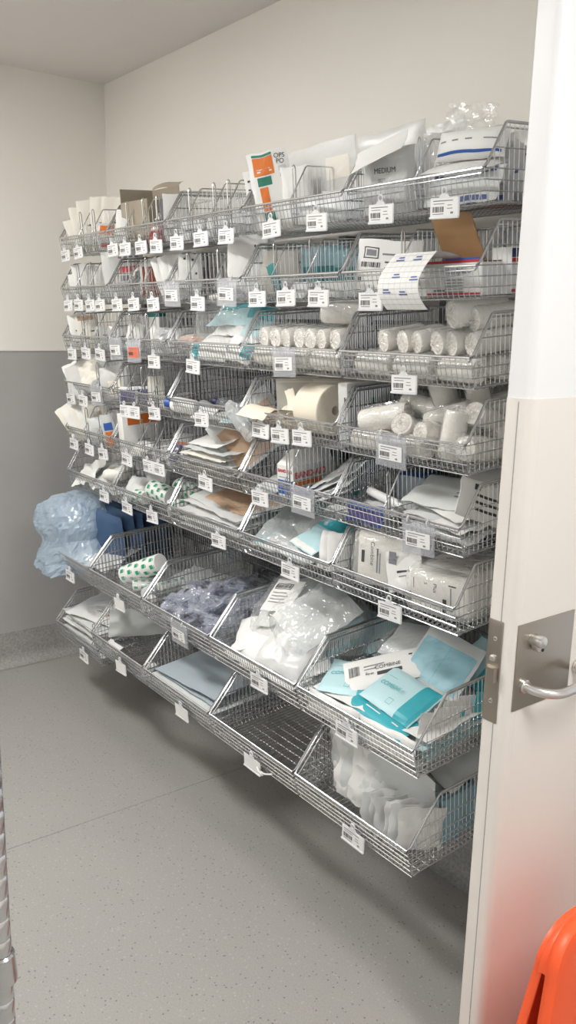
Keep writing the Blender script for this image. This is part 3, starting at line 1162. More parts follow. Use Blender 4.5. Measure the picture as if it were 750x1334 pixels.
o = pouch('rolled_pack', inn('rolled white pack with dark blue stripe, lying on top', r, c), 'packet', at(r, c, .305, .085, .122, 72, 3, 6), .17, .062, 'paper', .05, p=2.2, rim=.02, seed=57, crumple=.001,
          marks=[(.05, .12, .97, .2, 'blue')] + [(x, .5, x + .1, .55, 'ink_grey') for x in (.1, .3, .5)] + [(.75, .5, .93, .54, 'ink_grey')])
pouch('paper_packet', inn('flat white pack under the rolled pack', r, c), 'packet', at(r, c, .29, .085, .082, 12, 2, 4), .17, .13, 'paper', .022, seed=58, crumple=.001)
for i, (v, w_, rx, rz) in enumerate(((.055, .036, 62, 6), (.12, .03, 55, -4))):
    pouch('dressing_packet', inn(('grey packet with blue dashes at the front wires', 'grey packet with blue dashes behind the front one')[i], r, c), 'packet', at(r, c, .30 + .02 * i, v, w_, rx, 0, rz), .18, .075, 'paper_dim', .012, seed=59 + i, crumple=.002,
          marks=[(x, .82, x + .075, .95, 'ink_blue') for x in [.04 + .1 * k for k in range(9)]] + [(x, .05, x + .085, .17, 'ink_blue') for x in [.3 + .1 * k for k in range(6)]])
for i in range(4):
    pouch('clear_packet', inn('clear sterile pack leaning towards the door, %s from the divider' % NTH[i], r, c), 'packet', at(r, c, .345 + .014 * i, .19, .050, 90, 24, 82), .17, .09, 'film_milky', .005, seed=63 + i, crumple=.001, jit=.001,
          group='clear packs leaning at the door end', marks=[(.2, .8, .3, .84, 'ink'), (.6, .5, .72, .54, 'ink')])

# ------------------------------------------------------------------ ROW 2
r, c = 2, 'E'
for i, (u, h) in enumerate(((.03, .105), (.075, .14))):
    pouch('paper_packet', inn('plain white packet, %s from the far wall' % NTH[i], r, c), 'packet', at(r, c, u, .06, h / 2 + .004, 90, -6, 62), .065, h, 'paper', .008, seed=70 + i)
for i in range(6):
    pouch('tube_packet', inn('pale olive tube packet, %s from the far wall' % NTH[i], r, c), 'packet', at(r, c, .115 + .03 * i, .09, .072, 90, -3 + 2 * (i % 2), 66), .06, .13, 'film_white' if i % 2 else 'film_milky', .014, seed=72 + i, crumple=.003,
          group='tube packets in the second-row corner basket', marks=[(.3, .1, .45, .85, 'olive_pale'), (.6, .15, .72, .9, 'olive_pale'), (.35, .9, .6, .94, 'ink')])
pouch('clear_bag', inn('tall clear bag with crimson print', r, c), 'bag', at(r, c, .35, .10, .092, 90, -3, 55), .15, .175, 'film_milky', .02, seed=79, crumple=.004,
      marks=[(.42, .56, .95, .68, 'red'), (.42, .4, .95, .5, 'ink_grey')] + [(.42 + .13 * k, .84, .5 + .13 * k, .88, 'ink_grey') for k in range(4)])
r, c = 2, 'D'
for i in range(9):
    pouch('strip_packet', inn('thin white strip packet, %s up in the fanned pile' % NTH[i], r, c), 'packet', at(r, c, .075 + .004 * i, .09, .062 + .008 * i, 4, -18 - 2 * i, 20 + 9 * i), .09, .018, 'paper', .004, seed=80 + i, nx=8, ny=3,
          group='fanned strips in the second-row basket')
for i, u in enumerate((.16, .195)):
    pouch('paper_packet', inn('dark red printed packet, %s from the corner side' % NTH[i], r, c), 'packet', at(r, c, u, .09, .065, 90, 3, 66), .085, .12, 'film_milky', .014, seed=90 + i,
          marks=[(.1, .08, .9, .9, 'kraft_dark')])
for i in range(6):
    pouch('strip_packet', inn('long white strip packet leaning, %s from the divider' % NTH[i], r, c), 'packet', at(r, c, .275 + .019 * i, .055 + .01 * (i % 3), .066, 90, -14 + 2 * i, 45), .024, .14, 'paper', .006, seed=92 + i, nx=4, ny=10,
          group='leaning strips in the second-row basket')
pouch('paper_packet', inn('grey-white wedge packet behind the leaning strips', r, c), 'packet', at(r, c, .365, .12, .07, 90, 12, 45), .07, .12, 'paper_dim', .012, seed=98)
r, c = 2, 'C'
pouch('clear_packet', inn('clear packet with dark corner dots', r, c), 'packet', at(r, c, .06, .05, .075, 90, 3, 38), .075, .13, 'film_milky', .008, seed=100,
      marks=[(.25, .88, .35, .93, 'ink'), (.6, .86, .7, .91, 'ink'), (.75, .55, .83, .6, 'ink'), (.2, .2, .45, .5, 'paper_grey')])
for i in range(4):
    b = MB()
    b.lathe([(-.055, .004), (-.054, .008), (.035, .008), (.04, .004), (.055, .003)], 'paper_cream', 12)
    tag(b.build('plastic_tube', None, at(r, c, .16 + .028 * i, .11 + .012 * i, .012 + .004 * (i % 2), 0, -6, 28 + 9 * i)), inn('beige tube lying on the wires, %s from the corner side' % NTH[i], r, c), 'tube', 'beige tubes in the second-row middle basket')
for i, (u, h, rz) in enumerate(((.335, .165, 42), (.365, .17, 46), (.395, .165, 52))):
    pouch('paper_sheet', inn('tall white paper sleeve, %s from the corner side' % NTH[i], r, c), 'packet', at(r, c, u, .06 + .012 * i, h / 2 + .003, 90, 4 + 3 * i, rz), .085, h, 'paper', .004, seed=104 + i, crumple=.0015,
          group='tall white sleeves in the second-row middle basket', marks=[(.55, .8, .6, .84, 'ink')])
r, c = 2, 'B'
pouch('envelope', inn('beige envelope standing beside the first divider', r, c), 'packet', at(r, c, .055, .09, .066, 90, 5, 58), .10, .12, 'beige_board', .006, seed=110, crumple=.003)
for i, (u, v, h) in enumerate(((.13, .18, .13), (.19, .2, .12))):
    pouch('dressing_packet', inn('dark teal packet at the back, %s from the corner side' % NTH[i], r, c), 'packet', at(r, c, u, v, h / 2 + .006, 90, 0, 18), .14, h, 'film_teal', .014, seed=112 + i, marks=[(.08, .1, .92, .6, 'teal_deep')])
pouch('dressing_packet', inn('narrow teal packet leaning at the front wires', r, c), 'packet', at(r, c, .105, .04, .045, 90, -20, 20), .03, .09, 'teal_deep', .006, seed=115)
for i, (u, v, mt) in enumerate(((.17, .06, 'film_milky'), (.24, .08, 'paper_grey'), (.33, .07, 'film_milky'), (.37, .12, 'film_clear'))):
    pouch('clear_packet', inn('low clear packet, %s from the corner side' % NTH[i], r, c), 'packet', at(r, c, u, v, .022, 40, 0, 15 * i), .09, .06, mt, .016, seed=117 + i, group='low packets in the second-row basket')
r, c = 2, 'A'
pouch('card_packet', inn('white printed card packet with framed logo, leaning', r, c), 'packet', at(r, c, .075, .07, .072, 84, 6, 20), .165, .115, 'paper', .006, seed=120, crumple=.001,
      marks=[(.1, .82, .34, .84, 'ink'), (.1, .62, .34, .64, 'ink'), (.1, .64, .115, .82, 'ink'), (.325, .64, .34, .82, 'ink'), (.14, .67, .3, .79, 'ink_grey'), (.05, .18, .1, .25, 'ink'), (.4, .7, .85, .735, 'ink_grey')]
      + barcode(.08, .45, .3, .1, 7) + flines(.45, .55, .3, 3, .12, .03, 'ink', 5) + [(.8, .4, .96, .46, 'ink')])
o = tag(carton(.19, .13, .066, 'paper').build('tape_carton', None, at(r, c, .285, .105, .003, 0, 0, 3)), inn('white tape carton with red band and open brown lid', r, c), 'carton')
plate_marks([(-.05, -.031, .094, -.027, 'red')] + [(.0, .004 - .006 * k, .05, .0058 - .006 * k, 'ink_grey') for k in range(6)] + [(.02, .026, .045, .029, 'red'), (-.03, -.024, .0, -.020, 'ink_grey')]).build('front_print', o, mtx(0, -.0655, .033, 90), smooth=False)
text(o, 'Handyfaco', .016, mtx(.0, -.0662, .045, 90), 'ink_blue')
b = MB()
b.box((.02, -.063, .069), (.15, .004, .005), 'red')
b.box((.045, -.058, .073), (.10, .004, .006), 'blue')
b.box((.02, .0, .0675), (.15, .11, .002), 'kraft_dark')
b.build('inner_lid', o, smooth=False)
b = MB()
b.grid(8, 8, lambda i, j: (-.075 + .11 * i - .012 * j, .03 - .045 * math.sin(j * 1.1) , .068 + .098 * j + .006 * math.sin(3 * i)), 'kraft')
b.grid(8, 8, lambda i, j: (-.075 + .11 * (1 - i) - .012 * j, .032 - .045 * math.sin(j * 1.1) , .068 + .098 * j + .006 * math.sin(3 * (1 - i))), 'kraft')
b.build('brown_lid', o)
# sheet of printed tape curling over the front wires
TS = .12
def tsheet(i, j, off=0):
    # along j: comes out of the carton, over the rim, hangs down and curls back
    a = j * 4.0
    x = .205 + TS * i
    if a < 1:
        y, z = .05 - .055 * a, .082 + .012 * math.sin(a * 1.6)
        nx_, nz_ = 0, 1
    else:
        t = (a - 1) / 3
        ang = -.05 + t * 2.55
        y = -.008 - .045 * math.sin(ang) - .004
        z = .094 - .115 * t + .0 * math.cos(ang)
        nx_, nz_ = -1, 0
    return (x - .022 * math.sin(min(1, j) * 2.6), y + nx_ * off, z + nz_ * off)
b = MB()
b.grid(12, 24, tsheet, 'paper')
b.grid(12, 24, lambda i, j: tsheet(1 - i, j, -.0008), 'paper')
o = tag(b.build('tape_sheet', None, at(r, c, 0, 0, 0)), inn('strip of white printed tape curling over the front', r, c), 'tape')
b = MB()
for k in range(1, 7):
    b.grid(1, 24, lambda i, j: tsheet(k / 7 + .004 * (i - .5), j, .0008), 'grid_line')
for k in range(1, 14):
    b.grid(12, 1, lambda i, j: tsheet(i, k / 14 + .004 * (j - .5), .0008), 'grid_line')
for k, (x, y) in enumerate(((.2, .3), (.62, .3), (.35, .52), (.8, .56), (.15, .72), (.55, .75), (.3, .12), (.75, .1))):
    for q in (0, 1):
        b.grid(2, 1, lambda i, j: tsheet(x - .02 * q + (.14 + .06 * q) * i, y + .035 * q + .018 * j, .0012), 'ink_blue')
b.build('printed_grid', o, smooth=False)
b = tape_mesh(.05, .022, .09, 'paper_grey')
o = tag(b.build('tape_roll', None, at(r, c, .335, .235, .085, 0, 0, 55)), inn('large grey-white roll at the back beside the carton', r, c), 'roll')
b = MB()
b.lathe([(-.048, .02), (-.047, .051), (0, .0525), (.047, .051), (.048, .02)], 'film_clear', 30, cap=False)
b.build('film_wrap', o)
o = tag(carton(.05, .19, .093, 'paper').build('tape_carton', None, at(r, c, .382, .205, .003)), inn('white carton with red band standing at the door side', r, c), 'carton')
plate_marks([(-.095, .026, .095, .044, 'navy'), (-.095, .017, .095, .0245, 'red'), (-.095, -.043, .095, -.037, 'red')] + lines(-.07, .006, .12, 1, .01, .004, 'ink', 3) + lines(-.07, -.008, .09, 4, .006, .0022, 'ink_grey', 4)
            ).build('side_print', o, mtx(.0253, 0, .0465, 90, 0, 90), smooth=False)
# ------------------------------------------------------------------ ROW 3
r, c = 3, 'E'
pouch('paper_packet', inn('tall white packet with black spots by the far wall', r, c), 'packet', at(r, c, .045, .05, .07, 90, -8, 60), .075, .135, 'paper', .012, seed=130,
      marks=[(.3, .52, .6, .56, 'ink'), (.55, .47, .75, .51, 'ink'), (.2, .2, .4, .24, 'ink'), (.3, .05, .6, .09, 'ink')])
pouch('paper_packet', inn('spotted packet with a salmon end, beside the divider', r, c), 'packet', at(r, c, .09, .07, .07, 90, -4, 62), .085, .13, 'paper_cream', .012, seed=131, marks=[(.1, .85, .9, .98, 'tan_pad'), (.6, .5, .8, .54, 'ink'), (.3, .3, .5, .34, 'ink')])
for i, (u, mt) in enumerate(((.2, 'film_milky'), (.31, 'film_white'), (.36, 'film_milky'))):
    pouch('clear_packet', inn('clear packet standing, %s from the first divider' % NTH[i], r, c), 'packet', at(r, c, u, .1, .045, 90, 4, 66), .1, .085, mt, .02, seed=132 + i, marks=[(.3, .6, .6, .66, 'ink_grey')])
r, c = 3, 'D'
pouch('strip_packet', inn('white packet leaning at the corner side', r, c), 'packet', at(r, c, .06, .07, .055, 90, 16, 50), .06, .10, 'paper', .008, seed=140)
for i, u in enumerate((.09, .16)):
    pouch('clear_packet', inn('grey clear packet, %s from the corner side' % NTH[i], r, c), 'packet', at(r, c, u, .12, .06, 90, 6, 55), .1, .12, 'film_white', .02, seed=141 + i)
o = tag(carton(.045, .04, .14, 'paper').build('small_carton', None, at(r, c, .205, .085, .003, 0, 0, 25)), inn('slim white carton with teal top edge', r, c), 'carton')
b = MB()
b.box((0, 0, .134), (.0462, .0412, .012), 'teal_deep')
b.build('teal_band', o, smooth=False)
plate_marks([(-.012, .02, .012, .024, 'ink_grey'), (-.004, -.04, .004, .0, 'ink_grey')]).build('side_print', o, mtx(.0229, 0, .07, 90, 0, 90), smooth=False)
for i, (u, v, mt) in enumerate(((.29, .08, 'film_white'), (.35, .10, 'film_milky'))):
    b = bag_mesh(.04, .05, .04, 5 + i, mt, amp=.2, freq=25, nu=30, nv=18)
    tag(b.build('clear_bag', None, at(r, c, u, v, .045)), inn('crumpled clear bag, %s from the green carton' % NTH[i], r, c), 'bag')
r, c = 3, 'C'
for i in range(3):
    b = MB()
    b.lathe([(-.012, .010), (-.010, .0115), (.010, .0115), (.012, .010)], 'orange', 16)
    b.lathe([(.012, .006), (.03, .005), (.032, .003)], 'plastic_white', 12)
    tag(b.build('capped_tube', None, at(r, c, .025 + .028 * i, .055 + .01 * i, .062, 0, 15, 40 + 25 * i)), inn('orange capped piece, %s from the corner side' % NTH[i], r, c), 'tube')
b = bag_mesh(.05, .06, .028, 8, 'film_white', amp=.2, freq=25, nu=30, nv=18)
tag(b.build('clear_bag', None, at(r, c, .06, .08, .03)), inn('clear bag under the orange capped pieces', r, c), 'bag')
o = tag(bag_mesh(.125, .09, .075, 11, 'film_clear', amp=.13, freq=16).build('dressing_bag', None, at(r, c, .215, .13, .082, 8, 0, 8)), inn('big shiny clear bag of white and teal packs', r, c), 'bag')
for i, (x, y, z, rx, rz, mt, pm) in enumerate(((-.02, -.02, -.03, 15, 8, 'paper', []), (.02, -.01, .0, 22, -8, 'paper', [(.05, .72, .95, .97, 'teal')]), (-.01, .01, .03, 28, 4, 'teal_pale', [(.1, .55, .9, .95, 'teal')]), (.03, -.03, -.045, 60, 3, 'paper', [(.1, .1, .35, .9, 'teal')]))):
    P = Pouch(.18, .12, .018, seed=150 + i, crumple=.005)
    q = P.mb(mt).build('inner_pack', o, mtx(x, y, z, rx, 0, rz))
    if pm:
        P.marks(pm).build('printed_marks', q, smooth=False)
pouch('dressing_packet', inn('white pack with teal stripe at the front wires', r, c), 'packet', at(r, c, .19, .028, .032, 78, 0, 3), .19, .055, 'paper', .02, seed=156, marks=[(.12, .1, .3, .9, 'teal')])
pouch('dressing_packet', inn('clear pouch with teal end, standing at the door side', r, c), 'packet', at(r, c, .355, .10, .088, 62, 8, 22), .10, .17, 'film_milky', .022, seed=157, crumple=.004, marks=[(.05, .72, .95, .97, 'teal'), (.05, .4, .95, .7, 'teal_pale')])
pouch('dressing_packet', inn('white pouch with teal corner, low at the door side', r, c), 'packet', at(r, c, .36, .045, .04, 60, 10, 12), .10, .075, 'paper', .016, seed=158, marks=[(.6, .2, .95, .8, 'teal')])
r, c = 3, 'B'
gB = 'bandage rolls in the third-row basket under the label pocket'
for i in range(7):
    bandage(inn('bandage roll, %s from the corner side, upper layer' % NTH[i], r, c), at(r, c, .04 + .05 * i, .105, .084, 0, -4, 84 + 5 * math.sin(i * 2)), i % 3, gB)
bandage(inn('largest bandage roll lying on top of the others', r, c), at(r, c, .335, .10, .137, 0, 4, 28), 3, gB)
for i in range(3):
    bandage(inn('bandage roll lying crosswise below, %s from the corner side' % NTH[i], r, c), at(r, c, .075 + .125 * i, .045, .03, 0, 0, 4 * (i - 1)), (i + 1) % 3, gB)
for i in range(3):
    bandage(inn('bandage roll hidden below at the back, %s from the corner side' % NTH[i], r, c), at(r, c, .075 + .125 * i, .12, .03, 0, 0, 5 - 4 * i), i % 3, gB)
r, c = 3, 'A'
gA = 'bandage rolls in the third-row basket at the door'
for i in range(6):
    bandage(inn('bandage roll end-on in the upper line, %s from the corner side' % NTH[i], r, c), at(r, c, .105 + .053 * i, .11, .087, 0, -5, 74 + 4 * math.sin(i * 3)), i % 3, gA)
for i, (u, v, w_, rz) in enumerate(((.33, .11, .140, 66), (.388, .13, .134, 72))):
    bandage(inn('bandage roll on the very top, %s from the corner side' % NTH[i], r, c), at(r, c, u, v, w_, 0, -6, rz), (3, 1)[i], gA)
for i in range(3):
    bandage(inn('bandage roll crosswise at the front wires, %s from the corner side' % NTH[i], r, c), at(r, c, .085 + .125 * i, .046, .03, 0, 0, 3 - 3 * i), (0, 3, 2)[i] if i != 1 else 1, gA)
for i in range(3):
    bandage(inn('bandage roll below at the back, %s from the corner side' % NTH[i], r, c), at(r, c, .085 + .125 * i, .125, .03, 0, 0, 2 * i), i % 3, gA)
for i in range(2):
    bandage(inn('bandage roll against the side wires, %s from the front' % NTH[i], r, c), at(r, c, .385, .2 + .055 * i, (.03, .085)[i], 0, 0, 8), i, gA)

# ------------------------------------------------------------------ ROW 4
r, c = 4, 'E'
pouch('card_packet', inn('orange and white card peeping out by the far wall', r, c), 'packet', at(r, c, .01, .035, .085, 80, -22, 40), .07, .09, 'paper', .004, seed=160, marks=[(.25, .35, .85, .8, 'orange')])
pouch('clear_packet', inn('very large clear pouch leaning out over the front', r, c), 'packet', at(r, c, .115, .05, .085, 66, -24, 34), .20, .15, 'film_milky', .03, seed=161, crumple=.005, marks=[(.4, .2, .85, .8, 'paper_cream')])
pouch('clear_packet', inn('clear pouch standing behind the largest one', r, c), 'packet', at(r, c, .17, .12, .07, 85, 0, 40), .16, .13, 'film_milky', .03, seed=162, crumple=.004, marks=[(.2, .2, .8, .7, 'tan_pad')])
pouch('clear_packet', inn('clear pouch with peach pad beside the divider', r, c), 'packet', at(r, c, .335, .06, .06, 76, -10, 36), .12, .125, 'film_milky', .02, seed=163, crumple=.004, marks=[(.3, .1, .75, .55, 'foam_cream')])
r, c = 4, 'D'
for i, u in enumerate((.04, .085)):
    pouch('dressing_packet', inn('violet printed packet, %s from the corner side' % NTH[i], r, c), 'packet', at(r, c, u, .05 + .05 * i, .036, 82, 0, 38), .07, .06, 'paper_dim', .016, seed=170 + i, marks=[(.1, .1, .9, .8, 'violet')])
pouch('paper_packet', inn('pale green packet standing between dividers', r, c), 'packet', at(r, c, .155, .1, .055, 90, 4, 50), .06, .10, 'paper_cream', .008, seed=172)
pouch('clear_packet', inn('clear packet lying flat on the wires', r, c), 'packet', at(r, c, .255, .09, .02, 10, 0, 20), .07, .12, 'film_milky', .02, seed=173)
pouch('paper_packet', inn('grey packet lying flat at the back', r, c), 'packet', at(r, c, .16, .2, .02, 8, 0, 0), .08, .1, 'paper_grey', .02, seed=174)


def bottle(label, T, rad, l, cap, body, grp=None):
    t = thing('bottle', label, 'bottle', T, grp)
    b = MB()
    b.lathe([(-l / 2, rad * .3), (-l / 2 + .002, rad * .9), (-l / 2 + .006, rad), (l * .28, rad), (l * .36, rad * .8), (l * .4, rad * .45), (l * .46, rad * .42)], body, 18)
    b.build('bottle_body', t)
    b = MB()
    b.lathe([(l * .42, rad * .55), (l * .42, rad * .62), (l * .58, rad * .6), (l * .6, rad * .5)], cap, 18)
    b.build('screw_cap', t)
    return t


r, c = 4, 'C'
gg = 'blue-capped bottles in the fourth-row middle basket'
bottle(inn('white bottle with blue cap at the front corner', r, c), at(r, c, .03, .035, .036, 0, -10, 215), .024, .10, 'blue', 'plastic_white', gg)
bottle(inn('clear bottle with blue cap behind the white bottle', r, c), at(r, c, .035, .1, .026, 0, 0, 160), .020, .09, 'blue', 'film_white', gg)
for i, (u, v, rz, body) in enumerate(((.11, .15, 200, 'film_violet'), (.17, .2, 30, 'film_violet'), (.22, .23, 150, 'navy'), (.11, .23, 80, 'film_violet'), (.28, .2, 10, 'film_violet'))):
    bottle(inn('bottle with navy cap in the dark back, %s from the corner side' % NTH[[0, 2, 3, 1, 4][i]], r, c), at(r, c, u, v, .028, 0, -14, rz), .019, .085, 'navy', body, gg)
for i, (u, v, rx) in enumerate(((.15, .035, 30), (.25, .045, 12), (.31, .06, 20))):
    pouch('paper_packet', inn('white packet lying behind the front wires, %s from the corner side' % NTH[i], r, c), 'packet', at(r, c, u, v, .018, rx, 0, 10 * i), .10, .06, ('paper', 'film_milky', 'teal_pale')[i], .014, seed=180 + i)
r, c = 4, 'B'
for i, (u, v, rz, h) in enumerate(((.055, .16, 40, .135), (.095, .19, 36, .14), (.16, .22, 30, .135))):
    o = tag(carton(.13, .022, h, 'beige_board').build('folder_carton', None, at(r, c, u, v, .004, 0, 0, rz)), inn('flat beige carton standing on edge, %s from the corner side' % NTH[i], r, c), 'carton', 'flat beige cartons behind the foam roll')
    b = MB()
    b.box((0, -.0115, h * .93), (.126, .0006, .003), 'paper_cream')
    b.build('top_seam', o, smooth=False)
b = MB()
b.lathe([(-.048, .012), (-.048, .064), (-.046, .066), (.046, .066), (.048, .064), (.0485, .05), (.0478, .049), (.0485, .034), (.0478, .033), (.048, .012), (-.048, .012)], 'foam_cream', 48, cap=False)
o = tag(b.build('foam_roll', None, at(r, c, .258, .09, .076, 0, 0, 2)), inn('huge cream foam roll, biggest round thing', r, c), 'roll')
b = MB()
b.lathe([(-.046, .0125), (.046, .0125)], 'paper_cream', 20, cap=False)
b.build('core_tube', o)
b = MB()
b.lathe([(-.04, .008), (-.04, .033), (.04, .033), (.04, .008), (-.04, .008)], 'foam_cream', 32, cap=False)
for off, m_ in ((0, 'foam_cream'),):
    b.grid(6, 16, lambda i, j: (-.04 + .08 * i + .012 * j, -.030 * math.cos(j * .6) - .045 * j * j, .033 * math.sin(.7 + j) - .012 + .012 * j), 'foam_cream')
    b.grid(6, 16, lambda i, j: (-.04 + .08 * (1 - i) + .012 * j, -.030 * math.cos(j * .6) - .045 * j * j, .031 * math.sin(.7 + j) - .012 + .012 * j), 'foam_cream')
o = tag(b.build('foam_roll', None, at(r, c, .155, .085, .042, 0, 0, 16)), inn('small cream foam roll with loose tail, beside the huge one', r, c), 'roll')
b = MB()
b.box((-.02, -.033, .003), (.012, .0012, .010), 'kraft')
b.build('adhesive_spot', o, smooth=False)
pouch('foam_strip', inn('cut cream foam strip hanging over the front rim', r, c), 'foam strip', at(r, c, .085, -.004, .068, 18, 8, 18), .09, .07, 'foam_cream', .004, bend=-40, seed=186, crumple=.002)
pouch('foam_strip', inn('cream foam end curling upwards between the rolls', r, c), 'foam strip', at(r, c, .175, .05, .092, 58, -24, 26), .03, .075, 'foam_cream', .003, bend=50, seed=187, crumple=.001)
o = tag(carton(.034, .16, .152, 'paper_grey').build('tall_carton', None, at(r, c, .388, .13, .003)), inn('tall grey-white carton with green print', r, c), 'carton')
plate_marks([(-.075, .03, -.066, .058, 'green'), (.0, -.05, .010, .036, 'green')] + [(-.09 + .0 * k, .03 - .02 * k, -.086, .045 - .02 * k, 'ink_grey') for k in range(4)]
            + [(x, -.055, x + .0025, .05 - 8 * abs(x - .04) * .08, 'ink_grey') for x in (.03, .038, .046, .056, .064, .075)] + [(-.05, -.035, -.01, -.032, 'ink_grey'), (-.05, -.045, -.02, -.042, 'ink_grey')]
            ).build('side_print', o, mtx(.0173, 0, .075, 90, 0, 90), smooth=False)
b = MB()
b.box((0, 0, .1523), (.03, .155, .001), 'beige_board')
b.build('top_flap', o, smooth=False)
b = bag_mesh(.018, .014, .05, 13, 'film_white', amp=.3, freq=40, nu=26, nv=26)
tag(b.build('film_wrapper', None, at(r, c, .022, -.018, .035, 10, -38, 0)), inn('twisted clear wrapper dangling over the front corner', r, c), 'wrapper')
r, c = 4, 'A'
heap = [(.10, .07, .080, 5, -12, 24, 3), (.175, .07, .055, 0, 30, 110, 0), (.145, .15, .098, 0, 8, 10, 1), (.21, .16, .122, 0, 70, 60, 3), (.265, .11, .092, 0, -18, 22, 0),
        (.30, .17, .125, 0, 64, 110, 1), (.26, .055, .060, 0, 8, 82, 2), (.325, .06, .052, 0, -80, 40, 0), (.315, .12, .075, 0, -30, 35, 1), (.36, .12, .10, 0, 20, 100, 2),
        (.37, .20, .115, 0, -20, 20, 3), (.375, .065, .035, 0, 10, 95, 1), (.08, .045, .03, 0, 0, 4, 2), (.20, .043, .03, 0, 0, -5, 0), (.09, .12, .03, 0, 0, 8, 1), (.22, .13, .033, 0, 0, -6, 3), (.33, .15, .03, 0, 0, 12, 2), (.37, .19, .055, 0, 0, 80, 0)]
desc = ['wide bandage roll at the front corner side', 'bandage roll end-up behind the label pocket', 'bandage roll lying across behind the wide one', 'bandage roll standing tallest in the middle', 'long bandage roll slanting across the middle', 'bandage roll standing at the back',
        'bandage roll end-on just over the rim middle', 'bandage roll upright behind the front wires', 'bandage roll slanting under the back ones', 'bandage roll end-on near the door side', 'bandage roll highest against the door-side wires', 'bandage roll low at the front door corner',
        'lowest bandage roll at the front corner side', 'lowest bandage roll at the front middle', 'buried bandage roll at the corner side', 'buried bandage roll in the middle', 'buried bandage roll at the door side', 'bandage roll along the door-side wires']
for (u, v, w_, rx, ry, rz, k), d in zip(heap, desc):
    bandage(inn(d, r, c), at(r, c, u, v, w_, rx, ry, rz), k, 'bandage rolls heaped in the fourth-row basket at the door')

# ------------------------------------------------------------------ ROW 5
r, c = 5, 'E'
for i in range(5):
    pouch('paper_packet', inn('white packet with orange stripe, %s in the outward fan' % NTH[i], r, c), 'packet', at(r, c, .015 + .03 * i, .035 + .012 * i, .085, 78, -32 + 5 * i, 58), .10, .14, 'paper' if i % 2 else 'paper_cream', .008, seed=190 + i, crumple=.003,
          group='fanned packets leaning out of the fifth-row corner basket', marks=[(.55, .1, .7, .75, 'orange' if i in (2, 3) else 'tan_pad')])
for i, (u, v, h) in enumerate(((.20, .06, .105), (.235, .12, .12))):
    pouch('paper_packet', inn('boxy white packet beside the fan, %s from the front' % NTH[i], r, c), 'packet', at(r, c, u, v, h / 2 + .004, 90, -4, 48), .09, h, 'paper_dim', .024, seed=196 + i, crumple=.003, marks=[(.2, .6, .7, .64, 'paper_grey')])
pouch('clear_packet', inn('clear packet with blue and orange bands', r, c), 'packet', at(r, c, .305, .045, .068, 90, -6, 52), .05, .125, 'film_milky', .008, seed=199, marks=[(.2, .52, .85, .75, 'blue'), (.2, .05, .85, .48, 'orange')])
pouch('paper_packet', inn('grey clear packet behind the banded one', r, c), 'packet', at(r, c, .33, .10, .075, 90, 6, 44), .1, .13, 'film_white', .02, seed=200)
r, c = 5, 'D'
o = tag(carton(.04, .15, .145, 'paper').build('tall_carton', None, at(r, c, .03, .10, .003, 0, 0, 0)), inn('tall white carton with orange band near its top', r, c), 'carton')
plate_marks([(-.055, .03, .072, .066, 'orange'), (-.02, -.03, .03, -.027, 'ink_grey'), (-.02, -.045, .02, -.042, 'ink_grey')]).build('side_print', o, mtx(.0203, 0, .0725, 90, 0, 90), smooth=False)
for i, (u, v, w_, mt) in enumerate(((.11, .06, .02, 'paper'), (.15, .12, .03, 'film_milky'), (.25, .08, .025, 'film_white'), (.36, .07, .02, 'film_milky'))):
    pouch('clear_packet', inn('small packet lying low, %s from the orange-banded carton' % NTH[i], r, c), 'packet', at(r, c, u, v, w_, 30, 0, 20 + 15 * i), .08, .08, mt, .02, seed=202 + i, crumple=.004, group='low packets in the fifth-row basket')
pouch('paper_packet', inn('pale packet with thin orange strip between the dividers', r, c), 'packet', at(r, c, .255, .14, .045, 60, 0, 25), .08, .09, 'film_milky', .012, seed=206, marks=[(.1, .5, .9, .62, 'orange')])
pouch('dressing_packet', inn('small violet and white packet at the door side', r, c), 'packet', at(r, c, .395, .03, .05, 60, 20, 30), .03, .06, 'violet', .01, seed=207, marks=[(.3, .3, .7, .8, 'paper')])
r, c = 5, 'C'
for i in range(8):
    pouch('envelope', inn('white paper envelope, %s from the bottom of the pile' % NTH[i], r, c), 'envelope', at(r, c, .16 + .012 * math.sin(i * 2), .115 + .006 * math.cos(i), .012 + .0092 * i, 3, 0, 4 * math.sin(i * 1.7)), .25, .18, ('paper', 'paper_dim', 'paper_cream')[i % 3], .010, seed=210 + i, crumple=.003,
          group='white envelopes piled in the fifth-row middle basket', rim=.12)
pouch('envelope', inn('top white envelope tilted up at the back', r, c), 'envelope', at(r, c, .15, .12, .105, 16, -4, -8), .24, .16, 'paper', .008, seed=219, crumple=.003)
pouch('pad_envelope', inn('large clear pouch with brown pad leaning at the door side', r, c), 'envelope', at(r, c, .30, .14, .085, 50, 42, 6), .20, .23, 'film_milky', .012, seed=220, crumple=.003, marks=[(.22, .08, .95, .93, 'tan_pad')])
r, c = 5, 'B'
o = thing('plaster_carton', inn('white plaster carton with red lettering and blue bands', r, c), 'carton', at(r, c, .138, .13, .003, 0, 0, 4))
b = MB()
wd, dd, hh = .068, .15, .088
b.box((0, 0, hh / 2), (wd, dd, hh), 'paper')
b.build('carton_body', o, smooth=False)
b = MB()   # folded-up gable lid
b.add([(-wd / 2, -dd / 2, hh), (wd / 2, -dd / 2, hh), (wd / 2, dd / 2, hh), (-wd / 2, dd / 2, hh), (-.004, -dd / 2 + .03, hh + .042), (.006, -dd / 2 + .03, hh + .042), (.006, dd / 2, hh + .042), (-.004, dd / 2, hh + .042)],
      [(0, 1, 5, 4), (1, 2, 6, 5), (3, 0, 4, 7), (4, 5, 6, 7), (2, 3, 7, 6)], 'paper')
b.build('lid', o, smooth=False)
